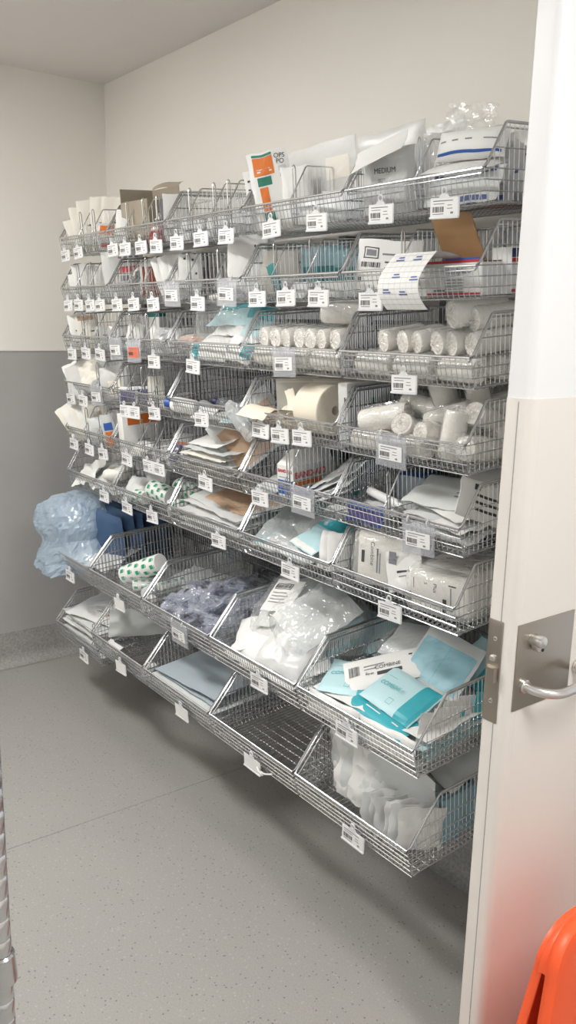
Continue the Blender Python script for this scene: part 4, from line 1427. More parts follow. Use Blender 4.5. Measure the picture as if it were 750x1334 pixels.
plate_marks([(-.032, -.038, .032, .002, 'blue'), (-.026, -.012, .0, -.009, 'paper'), (-.026, -.02, .014, -.018, 'paper'), (-.026, .009, .022, .011, 'ink_grey'), (.01, -.034, .026, -.024, 'red_card')]).build('front_print', o, mtx(0, -dd / 2 - .0003, hh / 2, 90), smooth=False)
text(o, 'BAND-AID', .0125, mtx(-.030, -dd / 2 - .001, hh - .02, 90), 'print_red', bold=.0004)
plate_marks([(-.073, -.044, .072, -.018, 'blue'), (-.073, -.012, .03, .000, 'orange')]).build('side_print', o, mtx(wd / 2 + .0003, 0, hh / 2, 90, 0, 90), smooth=False)
text(o, 'BAND-AID', .0245, mtx(wd / 2 + .001, -.07, hh / 2 + .010, 90, 0, 90), 'print_red', bold=.0006)
for i in range(6):
    pouch('clear_packet', inn('flat milky sleeve, %s from the top of the slanting pile' % NTH[5 - i], r, c), 'packet', at(r, c, .315 - .004 * i, .13 + .008 * i, .032 + .012 * i, 8 + 2.5 * i, -24, 18 - 4 * i), .15, .21, 'film_milky' if i % 2 else 'paper_dim', .006, seed=224 + i, crumple=.004, group='flat sleeves beside the plaster carton')
pouch('dressing_packet', inn('green printed packet low at the door side', r, c), 'packet', at(r, c, .375, .1, .022, 12, 0, 30), .07, .16, 'paper_dim', .014, seed=231, marks=[(.1, .5, .9, .75, 'green')])
pouch('paper_packet', inn('white folded leaflet low at the corner side', r, c), 'packet', at(r, c, .06, .08, .02, 14, 0, 10), .09, .12, 'paper_dim', .016, seed=232)
r, c = 5, 'A'
o = tag(carton(.15, .06, .085, 'ice_sheet').build('small_carton', None, at(r, c, .085, .235, .003, 0, 0, 5)), inn('pale carton with dark blue ends at the back', r, c), 'carton')
b = MB()
b.box((.0758, 0, .045), (.001, .058, .07), 'blue')
b.box((0, 0, .086), (.145, .055, .001), 'blue')
b.build('blue_panel', o, smooth=False)
b = MB()
b.lathe([(-.075, .004), (-.073, .011), (.05, .011), (.056, .007), (.075, .006)], 'plastic_white', 18)
tag(b.build('plastic_tube', None, at(r, c, .10, .085, .058, 0, 3, -12)), inn('white tube lying across the pale packets', r, c), 'tube')
for i, (v, w_, rx) in enumerate(((.022, .03, 80), (.06, .03, 12), (.12, .028, 6))):
    pouch('dressing_packet', inn(('dark blue packet showing through the front wires', 'clear packet under the white tube', 'pale packet behind the white tube')[i], r, c), 'packet', at(r, c, .085, v, w_, rx, 0, 3 * i), .13, .05 if i == 0 else .08, ('blue', 'film_milky', 'paper_dim')[i], .014, seed=236 + i,
          marks=[(.05, .1, .95, .7, 'violet')] if i == 0 else None)
for i, (u, v, w_, rx, ry, rz, wd, hh) in enumerate(((.30, .11, .022, 4, 0, 4, .2, .17), (.30, .12, .038, 5, 2, -6, .2, .17), (.29, .13, .056, 7, 3, 6, .19, .17), (.30, .13, .075, 10, 5, -12, .19, .16), (.28, .12, .094, 14, 2, 14, .19, .14))):
    pouch('paper_packet', inn('white paper pack, %s from the bottom at the door end' % NTH[i], r, c), 'packet', at(r, c, u, v, w_, rx, ry, rz), wd, hh, ('paper_dim', 'paper')[i % 2], .018, seed=240 + i, crumple=.004, group='paper packs piled at the door end of the fifth row',
          marks=[(.6, .3, .9, .34, 'ink_grey'), (.6, .4, .8, .44, 'ink_grey')])
pouch('paper_packet', inn('small white pack tilted up on top of the pile', r, c), 'packet', at(r, c, .32, .18, .118, 24, 8, 38), .09, .15, 'paper', .008, seed=246, crumple=.002, marks=[(.3, .1, .7, .2, 'ink_grey')])
pouch('paper_packet', inn('printed pack leaning on the door-side wires', r, c), 'packet', at(r, c, .385, .12, .05, 78, 24, 80), .18, .085, 'paper', .012, seed=247, crumple=.003, marks=flines(.25, .6, .5, 3, .18, .07, 'ink', 6) + [(.2, .75, .3, .9, 'ink')])

# ------------------------------------------------------------------ ROW 6
r, c = 6, 'E'
for i, (u, v, w_, rx, ry, rz, mt, wd, hh) in enumerate(((.11, .05, .05, 40, -14, 10, 'paper', .15, .12), (.19, .08, .045, 28, 6, -16, 'paper_dim', .15, .14), (.23, .16, .055, 35, 0, 25, 'paper_grey', .16, .14), (.31, .09, .05, 26, 10, 30, 'film_milky', .14, .12), (.15, .18, .04, 20, 0, -8, 'paper_grey', .18, .15), (.24, .06, .02, 10, 0, 0, 'paper_dim', .3, .09))):
    pouch('paper_packet', inn(['white sheet curling up by the far wall', 'white crumpled sheet next to the curling one', 'grey crumpled paper at the back', 'milky crumpled pouch near the tag', 'grey paper lying flat at the back', 'white papers lying along the front wires'][i], r, c), 'packet',
          at(r, c, u, v, w_, rx, ry, rz), wd, hh, mt, .014, seed=250 + i, crumple=.011, jit=.012, bend=20)
b = bag_mesh(.055, .045, .025, 17, 'gauze', amp=.14, freq=25, nu=30, nv=18)
tag(b.build('gauze_bundle', None, at(r, c, .34, .07, .085, 0, -10, 20)), inn('soft off-white gauze bundle on top', r, c), 'bandage')
r, c = 6, 'D'
pouch('paper_packet', inn('white pack at the corner side of the tape rolls', r, c), 'packet', at(r, c, .055, .06, .045, 50, 0, 20), .10, .10, 'paper_dim', .03, seed=260, crumple=.006)
pouch('clear_packet', inn('grey-green clear pouch standing behind the white pack', r, c), 'packet', at(r, c, .085, .14, .075, 70, 0, 25), .11, .12, 'film_white', .03, seed=261, crumple=.006, marks=[(.1, .3, .9, .8, 'paper_grey')])
gt = 'green-printed tape rolls in the sixth-row basket'


def tape_roll(label, T, n, rad, wd, grp=None):
    t = thing('tape_roll', label, 'tape roll', T, grp)
    b = MB()
    L_ = n * wd
    prof = [(-L_ / 2, .010), (-L_ / 2, rad * .93)]
    for k in range(n):
        x = -L_ / 2 + k * wd
        prof += [(x + .0015, rad), (x + wd - .0015, rad), (x + wd, rad * .95)]
    prof += [(L_ / 2, .010)]
    b.lathe(prof, 'paper', 32)
    b.build('tape_body', t)
    b = MB()
    for k in range(n):
        x = -L_ / 2 + k * wd
        for q in range(8):
            a0 = q * PI / 4 + k * .35
            b.grid(2, 3, lambda i, j: (x + wd * (.3 + .42 * i), (rad + .0006) * math.cos(a0 + .42 * j), (rad + .0006) * math.sin(a0 + .42 * j)), 'green')
            b.grid(1, 2, lambda i, j: (x + wd * (.8 + .08 * i), (rad + .0006) * math.cos(a0 + .1 + .3 * j), (rad + .0006) * math.sin(a0 + .1 + .3 * j)), 'ink_grey')
    b.build('printed_squares', t, smooth=False)
    return t


tape_roll(inn('long front row of white tape with green squares', r, c), at(r, c, .225, .085, .055, 0, 2, -2), 4, .034, .037, gt)
tape_roll(inn('second tape row behind the long front one', r, c), at(r, c, .28, .165, .058, 0, 4, 4), 4, .032, .036, gt)
tape_roll(inn('tape roll at the door-side front corner', r, c), at(r, c, .37, .06, .035, 0, 0, 60), 2, .028, .034, gt)
tape_roll(inn('tape roll lowest behind the front wires', r, c), at(r, c, .12, .05, .03, 0, 0, 10), 2, .025, .03, gt)
r, c = 6, 'C'
for i in range(6):
    pouch('pad_envelope', inn('wide pad envelope, %s from the bottom of the pile' % NTH[i], r, c), 'envelope', at(r, c, .205 + .004 * math.sin(i * 3), .135, .014 + .012 * i, 4, 0, 5 * math.sin(2 * i + 1)), .36, .23, 'film_milky', .010, seed=270 + i, crumple=.004, group='pad envelopes stacked in the sixth-row middle basket', rim=.1,
          marks=[(.16, .16, .9, .92, 'tan_pad')], nx=18)
pouch('pad_envelope', inn('topmost pad envelope with brown pad, tilted', r, c), 'envelope', at(r, c, .215, .15, .096, 10, 5, -5), .33, .22, 'film_milky', .010, seed=277, crumple=.005, marks=[(.2, .12, .95, .93, 'tan_pad')], nx=18)
r, c = 6, 'B'
for i, (u, v, w_, rx, ry, rz, mt, pm) in enumerate(((.08, .10, .03, 6, 0, 8, 'paper_dim', [(.05, .05, .3, .95, 'teal')]), (.22, .11, .03, 6, 0, -6, 'paper_dim', []), (.10, .12, .068, 20, 6, 14, 'film_white', []), (.18, .16, .085, 26, 0, -10, 'film_white', []), (.28, .17, .075, 18, 4, 10, 'film_milky', []))):
    pouch('dressing_packet', inn(['pack with teal strip at the corner side bottom', 'pale pack at the bottom middle', 'shiny clear pack at the corner side', 'shiny clear pack bulging in the middle', 'milky pack at the back'][i], r, c), 'packet', at(r, c, u, v, w_, rx, ry, rz), .17, .17, mt, .04, seed=280 + i, crumple=.008, marks=pm, p=3)
pouch('dressing_packet', inn('pale blue pack with broad teal stripe, facing up', r, c), 'packet', at(r, c, .26, .10, .075, 22, 0, -14), .15, .15, 'teal_pale', .018, seed=286, crumple=.002, marks=[(.02, .62, .98, .95, 'teal'), (.02, .02, .98, .12, 'paper')])
for i in range(5):
    pouch('clear_packet', inn('grey clear sleeve standing at the back, %s from the corner side' % NTH[i], r, c), 'packet', at(r, c, .22 + .035 * i, .24, .09, 60, 20 - 8 * i, 30 - 12 * i), .12, .13, 'film_white' if i % 2 else 'paper_dim', .01, seed=288 + i, crumple=.006, group='grey sleeves at the back of the sixth row')
for i, (u, rz) in enumerate(((.355, 30), (.385, 48))):
    pouch('paper_packet', inn('small white pack at the door-side rim, %s from the corner side' % NTH[i], r, c), 'packet', at(r, c, u, .05, .075, 78, 6, rz), .06, .10, 'paper', .012, seed=294 + i, crumple=.003)
r, c = 6, 'A'


def pad_bag(label, T, wd, dd, hh, seed, lets, marks_):
    t = thing('dressing_bag', label, 'dressing pads', T, 'wrapped dressing pads in the sixth-row door-end basket')
    b = MB()
    n = 5
    for k in range(n):
        b.rbox((0, -dd / 2 + dd * (k + .5) / n, hh / 2), (wd * (1 - .02 * (k % 2)), dd / n * .97, hh), .010, 'gauze', n=3)
    b.v = [tuple(Vector(v) + Vector((0, 0, .006 * N3(v[0] * 20, v[1] * 20, seed)))) for v in b.v]
    b.build('pad_stack', t)
    f = bag_mesh(wd / 2 * 1.1, dd / 2 * 1.15, hh / 2 * 1.12, seed, 'film_gauze', e=.3, amp=.06, freq=22)
    f.build('film_bag', t, mtx(0, 0, hh / 2))
    fr = MB()
    for x0, y0, x1, y1, m_ in marks_:
        fr.box(((x0 + x1) / 2, (y0 + y1) / 2, 0), (x1 - x0, y1 - y0, .0004), m_)
    q = mtx(0, -dd / 2 * 1.17 - .004, hh / 2, 90)
    fr.build('printed_marks', t, q, smooth=False)
    for s_, x, y, sz, rz in lets:
        text(t, s_, sz, q @ mtx(x, y, .0006, 0, 0, rz), 'ink')
    return t


pad_bag(inn('tall shiny bag of cream pads at the corner side', r, c), at(r, c, .10, .13, .004, -6, 0, 12), .15, .20, .125, 31, [('Combine', -.018, .045, .016, -90), ('pads', .0, .03, .010, -90)],
        [(-.045, -.01, -.036, .02, 'ink'), (.035, -.0, .055, .03, 'ink_grey'), (.037, .01, .053, .012, 'paper'), (.0, -.03, .004, .03, 'ink_grey'), (.008, -.03, .011, .02, 'ink_grey')])
pad_bag(inn('broad wrapped bag of white pads at the door side', r, c), at(r, c, .315, .135, .004, 0, 0, 8), .165, .22, .095, 37, [('Plus', .005, .032, .014, -90), ('5', -.02, .03, .012, -90)],
        [(.03, -.035, .04, .0, 'ink'), (-.05, .01, -.048, .035, 'ink_grey'), (-.06, -.03, -.057, .0, 'ink_grey'), (.05, -.01, .053, .03, 'ink_grey'), (.045, .033, .065, .036, 'ink')])
pouch('paper_packet', inn('white paper wrapper end between the two pad bags', r, c), 'packet', at(r, c, .205, .055, .085, 66, -14, 24), .09, .10, 'paper', .010, seed=300, crumple=.004, marks=[(.3, .45, .7, .5, 'ink'), (.35, .35, .6, .38, 'ink_grey')])
b = bag_mesh(.03, .05, .06, 41, 'film_clear', amp=.25, freq=28)
tag(b.build('film_bag', None, at(r, c, .02, .10, .085, 0, 16, 0)), inn('crumpled clear film at the corner-side wires', r, c), 'bag')

# ------------------------------------------------------------------ ROW 7
r, c = 7, 'E'
for i in range(6):
    pouch('folded_drape', inn('dark blue folded sheet bundle on edge, %s from the front' % NTH[i], r, c), 'drape', at(r, c, .225, .155 + .043 * i, .118, 90, 2 - 4 * (i % 2), 5), .30 - .02 * (i % 2), .215, 'blue_drape', .046, seed=600 + i,
          crumple=.006, p=3, freq=12, rim=.02, group='blue folded sheet bundles in the seventh-row corner basket')


def drape_neck(q):
    # pinched below its bulging top, the mouth flares and sags over the front rim
    k = q.z / .14
    f = 1 - .17 * math.exp(-(k + .15) ** 2 / .06) + .30 * max(0, -k - .1)
    q.x *= f
    q.y *= 1 - .1 * math.exp(-(k + .15) ** 2 / .06)
    q.y -= .09 * max(0, -k) ** 2
    q.x -= .03 * max(0, k)
    return q


b = bag_mesh(.165, .13, .14, 77, 'film_blue', e=.8, amp=.15, freq=10, nu=76, nv=52, neck=drape_neck)
o = tag(b.build('plastic_bag', None, at(r, c, .055, .125, .115, 0, -6, 10)), 'big pale blue crumpled plastic bag bulging out beside the far wall', 'bag')
bag_mesh(.12, .09, .09, 78, 'film_blue', e=.8, amp=.2, freq=14, nu=40, nv=30).build('inner_bag', o, mtx(.01, .02, .01))
pouch('film_packet', inn('clear film sheet spread flat below the blue bag', r, c), 'packet', at(r, c, .27, .12, .05, 14, 0, 14), .26, .2, 'film_milky', .03, seed=310, crumple=.012)
r, c = 7, 'D'
tape_roll(inn('white roll with green squares, propped up', r, c), at(r, c, .215, .11, .095, 0, -22, 22), 5, .034, .037)
o = tag(bag_mesh(.12, .10, .032, 83, 'film_clear', amp=.14, freq=14).build('clear_bag', None, at(r, c, .26, .15, .036, 0, 0, 20)), inn('clear bag of green-printed rolls', r, c), 'bag')
for i, (x, y) in enumerate(((-.05, -.01), (.03, .02), (.0, -.04))):
    b = MB()
    b.lathe([(-.05, .016), (-.05, .024), (.05, .024), (.05, .016)], 'paper', 20)
    for k in range(4):
        for q in range(6):
            a0 = q * PI / 3
            b.grid(1, 2, lambda i_, j_: (-.045 + .026 * k + .014 * i_, (.0246) * math.cos(a0 + .4 * j_), (.0246) * math.sin(a0 + .4 * j_)), 'green')
    b.build('inner_roll', o, mtx(x, y, -.004, 0, 0, 30 + 40 * i))
pouch('paper_packet', inn('pale clear sheet lying on the wires at the back', r, c), 'packet', at(r, c, .29, .28, .03, 6, 0, 10), .2, .16, 'film_milky', .02, seed=312, crumple=.008)
b = MB()
b.lathe([(0, .02), (.0, .024), (.035, .026), (.037, .025), (.036, .022), (.004, .019)], 'plastic_white', 24)
tag(b.build('plastic_cup', None, at(r, c, .385, .04, .03, 0, 0, -60)), inn('small white cup at the front door-side corner', r, c), 'cup')
r, c = 7, 'C'
hm = []
for k in range(4):
    P = Pouch(.08, .038, .014, seed=320 + k, crumple=.007, nx=9, ny=5, p=2.5)
    b = P.mb('film_violet')
    a = MB()
    a.rbox((0, 0, 0), (.045, .010, .006), .003, ('violet', 'film_milky', 'ink_grey', 'ice_sheet')[k], n=2)
    hm.append((b.mesh('packet_film'), a.mesh('packet_core')))
rr = random.Random(9)
for i in range(190):
    u, v = rr.uniform(.035, .38), rr.uniform(.04, .37)
    top = .045 + .055 * math.exp(-((u - .2) ** 2 / .03 + (v - .21) ** 2 / .028))
    w_ = .010 + rr.random() ** .6 * top
    o = link('small_packet', hm[i % 4][0], None, at(r, c, u, v, w_, rr.uniform(-35, 35), rr.uniform(-35, 35), rr.uniform(0, 360)))
    tag(o, 'small clear violet-tinted packet in the heap in the seventh-row middle basket', 'packet', 'small clear packets heaped in the seventh-row middle basket')
    link('inner_piece', hm[i % 4][1], o)
r, c = 7, 'B'
o = thing('dressing_bag', inn('big clear bag with barcoded white label, leaning back', r, c), 'bag', at(r, c, .13, .22, .125, 28, -10, 14), 'bulging clear bags in the seventh-row basket')
bag_mesh(.105, .115, .075, 91, 'film_clear', e=.5, amp=.09, freq=15).build('film_bag', o)
for i in range(4):
    P = Pouch(.17, .19, .03, seed=330 + i, crumple=.006)
    P.mb(('paper_dim', 'teal_pale', 'paper')[i % 3]).build('inner_pack', o, mtx(0, 0, -.045 + .03 * i, 0, 0, 4 * i - 6))
P = Pouch(.10, .12, .002, seed=335, crumple=.003)
q = P.mb('paper').build('paper_label', o, mtx(.005, -.015, .082, 0, 4, 0))
P.marks(barcode(.1, .72, .5, .12, 5) + [(.08, .68, .64, .7, 'ink'), (.08, .86, .64, .88, 'ink'), (.08, .68, .1, .88, 'ink'), (.62, .68, .64, .88, 'ink')] + flines(.1, .55, .75, 4, .1, .03, 'ink_grey', 3)).build('printed_marks', q, smooth=False)
o = thing('dressing_bag', inn('bulging clear bag of folded white and blue packs', r, c), 'bag', at(r, c, .285, .21, .115, 20, 26, -20), 'bulging clear bags in the seventh-row basket')
bag_mesh(.105, .125, .075, 97, 'film_clear', e=.55, amp=.11, freq=17).build('film_bag', o)
for i in range(6):
    P = Pouch(.16, .20, .02, seed=340 + i, crumple=.010)
    q = P.mb(('paper', 'teal_pale', 'paper_dim')[i % 3]).build('inner_pack', o, mtx(0, 0, -.05 + .02 * i, 0, 4, 6 * i - 14))
for i, (u, v, w_, rx, ry, rz) in enumerate(((.10, .08, .085, 24, -14, 30), (.14, .06, .07, 30, 0, -10), (.28, .07, .085, 38, 10, 12), (.33, .10, .06, 24, 10, -20), (.2, .06, .035, 14, 0, 4))):
    pouch('dressing_packet', inn(['white wrapped pack slumped at the corner side', 'white wrapped pack slumped below the label', 'thin white pouch sliding over the front', 'thin white pouch at the door side', 'pack with teal edge under the white ones'][i], r, c), 'packet',
          at(r, c, u, v, w_, rx, ry, rz), .17, .13, ('paper', 'paper', 'film_milky', 'film_milky', 'paper')[i], .022, seed=350 + i, crumple=.005, jit=.006, marks=[(.3, .5, .98, .9, 'teal_deep')] if i == 4 else None)
for i in range(3):
    pouch('dressing_packet', inn('pale pack lying at the bottom, %s from the corner side' % NTH[i], r, c), 'packet', at(r, c, .09 + .12 * i, .11, .022, 3, 0, 5 * i), .12, .2, 'paper_dim', .03, seed=356 + i, crumple=.006)
pouch('dressing_packet', inn('pale blue pack at the back door-side corner', r, c), 'packet', at(r, c, .35, .33, .09, 30, 0, 10), .12, .14, 'teal_pale', .03, seed=359, crumple=.006)
r, c = 7, 'A'
LT = [(.05, .04, .95, .12, 'paper')]
def combo(label, T, wd=.15, hh=.12, stripe=True, seed=0, flip=False):
    ms = [(.1, .72, .28, .73, 'ink_teal'), (.44, .16, .445, .28, 'ink_teal'), (.53, .16, .535, .28, 'ink_teal'), (.44, .28, .535, .29, 'ink_teal'), (.44, .15, .535, .16, 'ink_teal')]
    if stripe:
        ms += [(.70, .0, .98, 1, 'teal')]
    lt = [('COMBINE', .10, .46, .017, 'ink_teal', 0)]
    return pouch('dressing_packet', label, 'packet', T, wd, hh, 'teal_pale', .020, seed=seed, crumple=.001, jit=.001, rim=.04, marks=ms, lets=lt, group='teal dressing packs in the seventh-row door-end basket')
combo(inn('pale teal pack at the front corner side', r, c), at(r, c, .09, .11, .085, 12, 0, 28), .15, .13, True, 360)
combo(inn('pale teal pack uppermost at the front middle', r, c), at(r, c, .255, .115, .100, 20, 6, -2), .17, .12, True, 361)
pouch('dressing_packet', inn('teal fronted pack under the uppermost one', r, c), 'packet', at(r, c, .24, .07, .068, 14, 2, -6), .22, .08, 'teal', .016, seed=362, jit=.001, crumple=.001, marks=[(.02, .86, .98, .98, 'paper'), (.3, .3, .55, .34, 'paper'), (.3, .42, .5, .46, 'paper'), (.75, .3, .85, .34, 'paper')], group='teal dressing packs in the seventh-row door-end basket')
pouch('dressing_packet', inn('white pack with barcode lying slantwise', r, c), 'packet', at(r, c, .155, .16, .118, 24, -14, 48), .21, .095, 'paper', .014, seed=363, crumple=.0012, jit=.001, group='teal dressing packs in the seventh-row door-end basket',
      marks=barcode(.06, .42, .14, .32, 8) + [(.40, .3, .70, .42, 'ink'), (.25, .64, .5, .68, 'ink_grey'), (.25, .54, .4, .57, 'ink_grey'), (.8, .75, .9, .8, 'ink')], lets=[('COMBINE', .38, .5, .015, 'ink', 0), ('First', .26, .36, .012, 'ink', 0)])
pouch('dressing_packet', inn('clear pouch with teal sheet, raised at the back', r, c), 'packet', at(r, c, .27, .24, .150, 42, 8, 4), .17, .15, 'film_milky', .010, seed=364, crumple=.002, marks=[(.04, .08, .95, .80, 'teal_sheet'), (.5, .08, .51, .80, 'teal')], group='teal dressing packs in the seventh-row door-end basket')
o = tag(bag_mesh(.095, .085, .055, 101, 'film_clear', e=.4, amp=.07, freq=18).build('dressing_bag', None, at(r, c, .14, .29, .11, 12, 0, 10)), inn('clear bag of grey packs at the back corner side', r, c), 'bag')
for i in range(4):
    Pouch(.17, .15, .024, seed=366 + i, crumple=.004).mb('paper_dim').build('inner_pack', o, mtx(0, 0, -.036 + .024 * i, 0, 0, 3 * i))
for i in range(5):
    pouch('dressing_packet', inn('white pack lying in the lower pile, %s from the bottom' % NTH[i], r, c), 'packet', at(r, c, .21, .19, .018 + .0105 * i, 2, 0, 3 * math.sin(i * 2)), .38, .30, ('paper', 'teal_pale')[i % 2], .011, seed=372 + i, crumple=.004, group='packs at the bottom of the seventh-row door-end basket')
for i in range(6):
    pouch('dressing_packet', inn('white pack leaning on the door-side wires, %s from the front' % NTH[i], r, c), 'packet', at(r, c, .372 + .003 * i, .12 + .04 * i, .05 + .004 * i, 90, 14, 84), .13, .085, 'paper' if i != 4 else 'teal', .012, seed=380 + i, crumple=.002, jit=.001, group='packs leaning at the door side of the seventh row',
          marks=[(.6, .1, .7, .9, 'teal')] if i in (1, 3) else None)
pouch('dressing_packet', inn('white and dark teal pack at the back by the door', r, c), 'packet', at(r, c, .36, .33, .125, 40, 10, -6), .14, .12, 'teal', .014, seed=388, crumple=.002, marks=[(.02, .02, .55, .98, 'teal_pale')])
for i in range(2):
    pouch('dressing_packet', inn('pale pack showing through the front wires, %s from the corner side' % NTH[i], r, c), 'packet', at(r, c, .11 + .19 * i, .03, .034, 80, 0, 2), .18, .06, 'paper', .016, seed=390 + i, crumple=.003)

# ------------------------------------------------------------------ ROW 8
r, c = 8, 'E'
for i in range(7):
    pouch('paper_pack', inn('flat white paper pack, %s from the bottom of the stack' % NTH[i], r, c), 'packet', at(r, c, .20 + .006 * math.sin(i * 2), .19, .012 + .0165 * i, 0, 0, 3 * math.sin(i)), .37, .33, ('paper_dim', 'paper')[i % 2], .017, seed=400 + i, crumple=.004, group='white packs stacked in the bottom-row corner basket', rim=.05)
pouch('paper_pack', inn('topmost white pack with small red dot', r, c), 'packet', at(r, c, .21, .15, .135, 8, 0, 14), .30, .22, 'paper', .014, seed=408, crumple=.006, marks=[(.70, .22, .74, .27, 'print_red'), (.45, .26, .62, .28, 'ink_grey'), (.5, .32, .7, .335, 'ink_grey')])
pouch('paper_pack', inn('grey-white sleeve propped against the back', r, c), 'packet', at(r, c, .16, .31, .165, 24, -8, 8), .26, .14, 'paper_cream', .01, seed=409, crumple=.004)
r, c = 8, 'D'
pouch('paper_packet', inn('white packet standing at the corner-side wires', r, c), 'packet', at(r, c, .05, .17, .06, 90, 8, 76), .22, .11, 'paper_dim', .014, seed=412, crumple=.005)
pouch('card_packet', inn('small white card strip by the front wires', r, c), 'packet', at(r, c, .08, .05, .02, 30, 0, 0), .1, .03, 'paper', .004, seed=413)
b = MB()
b.lathe([(0, .02), (.0, .026), (.03, .027), (.032, .026), (.03, .022)], 'plastic_white', 24)
tag(b.build('plastic_cup', None, at(r, c, .385, .04, .028, 0, 0, -60)), inn('white cup at the front door-side corner', r, c), 'cup')
r, c = 8, 'C'
for i in range(4):
    pouch('paper_pack', inn('flat white pack, %s from the bottom under the blue sheets' % NTH[i], r, c), 'packet', at(r, c, .208, .2, .010 + .0125 * i, 0, 0, 1.5 * math.sin(i * 2)), .385, .36, ('paper', 'paper_dim')[i % 2], .012, seed=420 + i, crumple=.002, group='white packs in the bottom-row middle basket', rim=.04)
for i in range(2):
    pouch('sheet_pack', inn(('lower pale blue-grey sheet pack', 'upper pale blue-grey sheet pack')[i], r, c), 'packet', at(r, c, .20, .2, .064 + .010 * i, 1.5, -2 * i, 1 + 2 * i), .35, .33, 'ice_sheet', .009, seed=425 + i, crumple=.0015, rim=.03)
r, c = 8, 'B'
b = MB()
b.tube([(.0, -.006, .0), (.02, -.012, -.004), (.045, -.010, .002), (.07, -.006, .012)], .0025, 'plastic_white', 8)
b.rbox((.03, -.013, -.002), (.012, .008, .010), .002, 'plastic_white', n=2)
tag(b.build('cable_tie', None, at(r, c, .262, -.008, .018)), inn('white cable tie sticking out beside the blank tag', r, c), 'cable tie')
r, c = 8, 'A'
for i in range(9):
    t_ = i / 8
    pouch('paper_pouch', inn('limp white pouch upright, %s from the corner side' % NTH[i], r, c), 'pouch', at(r, c, .075 + .024 * i, .16 - .006 * i, .095 + .012 * math.sin(i * 2.1), 84, -8 + 2 * i, 24 - 2 * i), .20, .18 + .012 * math.sin(i * 1.3), 'paper_dim' if i % 3 else 'paper', .016, seed=430 + i, crumple=.010, jit=.014, bend=16,
          group='limp white pouches in the bottom-row door-end basket')
for i in range(6):
    pouch('paper_pouch', inn('folded white pouch at the front, %s from the middle' % NTH[i], r, c), 'pouch', at(r, c, .25 + .021 * i, .08 + .005 * (i % 2), .062, 90, 2 + i, 62), .11, .11, 'paper' if i % 2 else 'paper_dim', .012, seed=442 + i, crumple=.006, jit=.01,
          group='folded pouches at the front of the bottom-row door-end basket')
for i, (u, v, w_, rx, ry, rz) in enumerate(((.24, .22, .16, 26, 14, 20), (.31, .25, .160, 18, 12, -6), (.31, .33, .165, 22, 6, 4))):
    pouch('paper_pouch', inn(['wide white pouch lying over the upright ones', 'white pouch sloping towards the door', 'printed white pouch at the back by the door'][i], r, c), 'pouch', at(r, c, u, v, w_, rx, ry, rz), .2, .16, 'paper_dim', .012, seed=450 + i, crumple=.006, jit=.01,
          marks=flines(.3, .5, .6, 4, .1, .03, 'ink_grey', 9) if i == 2 else None)
for i in range(3):
    pouch('blue_pack', inn('pale blue pack against the door-side wires, %s from outside' % NTH[i], r, c), 'packet', at(r, c, .398 - .022 * i, .26, .068, 90, 0, 90), .26, .115, 'blue_pack', .018, seed=455 + i, crumple=.002, rim=.03, group='pale blue packs in the bottom-row door-end basket')

FILLING = False
# ------------------------------------------------------------------ floor sign and trolley at the doorway
t = thing('floor_sign', 'bright orange plastic floor sign with grip hole, standing before the door', 'safety sign', mtx(2.932, -.424, 0))
b = MB()
hx0, hw, zt, rr_ = .035, .165, .522, .085
# outline of one side in (y, z): flared legs, round shoulders
out_ = []
for k in range(9):
    a = PI - PI / 2 * k / 8
    out_.append((-hw + rr_ + rr_ * math.cos(a) , zt - rr_ + rr_ * math.sin(a)))
for k in range(9):
    a = PI / 2 - PI / 2 * k / 8
    out_.append((hw - rr_ + rr_ * math.cos(a), zt - rr_ + rr_ * math.sin(a)))
base = [(-hw - .10, .012)] + out_ + [(hw + .10, .012)]
hole = [(-.045 + .062 * 1.0 * math.cos(2 * PI * k / 20) , .468 + .026 * math.sin(2 * PI * k / 20)) for k in range(20)]
cz = lambda z: .012 + .035 * (1 - z / zt)     # panels part towards the floor


def panel(side):
    p = MB()
    n = len(base)
    # resample outline against hole with a radial strip
    hc = (-.045, .468)
    K = 72
    def cast(a):
        d = (math.cos(a), math.sin(a))
        best = None
        for i in range(n):
            (x1, y1), (x2, y2) = base[i], base[(i + 1) % n]
            ex, ey = x2 - x1, y2 - y1
            den = d[0] * ey - d[1] * ex
            if abs(den) < 1e-9:
                continue
            tt = ((x1 - hc[0]) * ey - (y1 - hc[1]) * ex) / den
            ss = ((x1 - hc[0]) * d[1] - (y1 - hc[1]) * d[0]) / den
            if tt > 0 and -1e-6 <= ss <= 1 + 1e-6:
                best = tt if best is None else max(best, tt)
        return hc[0] + d[0] * best, hc[1] + d[1] * best
    rings = []
    for f, bulge in ((0, 0), (.12, .006), (.3, .008), (.75, .008), (.93, .006), (1, -.012)):
        ring = []
        for k in range(K):
            a = 2 * PI * k / K
            h_ = (hc[0] + .062 * math.cos(a), hc[1] + .026 * math.sin(a))
            o_ = cast(a)
            y, z = h_[0] + (o_[0] - h_[0]) * f, h_[1] + (o_[1] - h_[1]) * f
            ring.append((side * (cz(z) + bulge), y, z))
        rings.append(ring)
    vs = [v for rg in rings for v in rg]
    fs = []
    for q in range(len(rings) - 1):
        for k in range(K):
            fs.append((q * K + k, q * K + (k + 1) % K, (q + 1) * K + (k + 1) % K, (q + 1) * K + k))
    p.add(vs, fs, 'sign_orange')
    return p


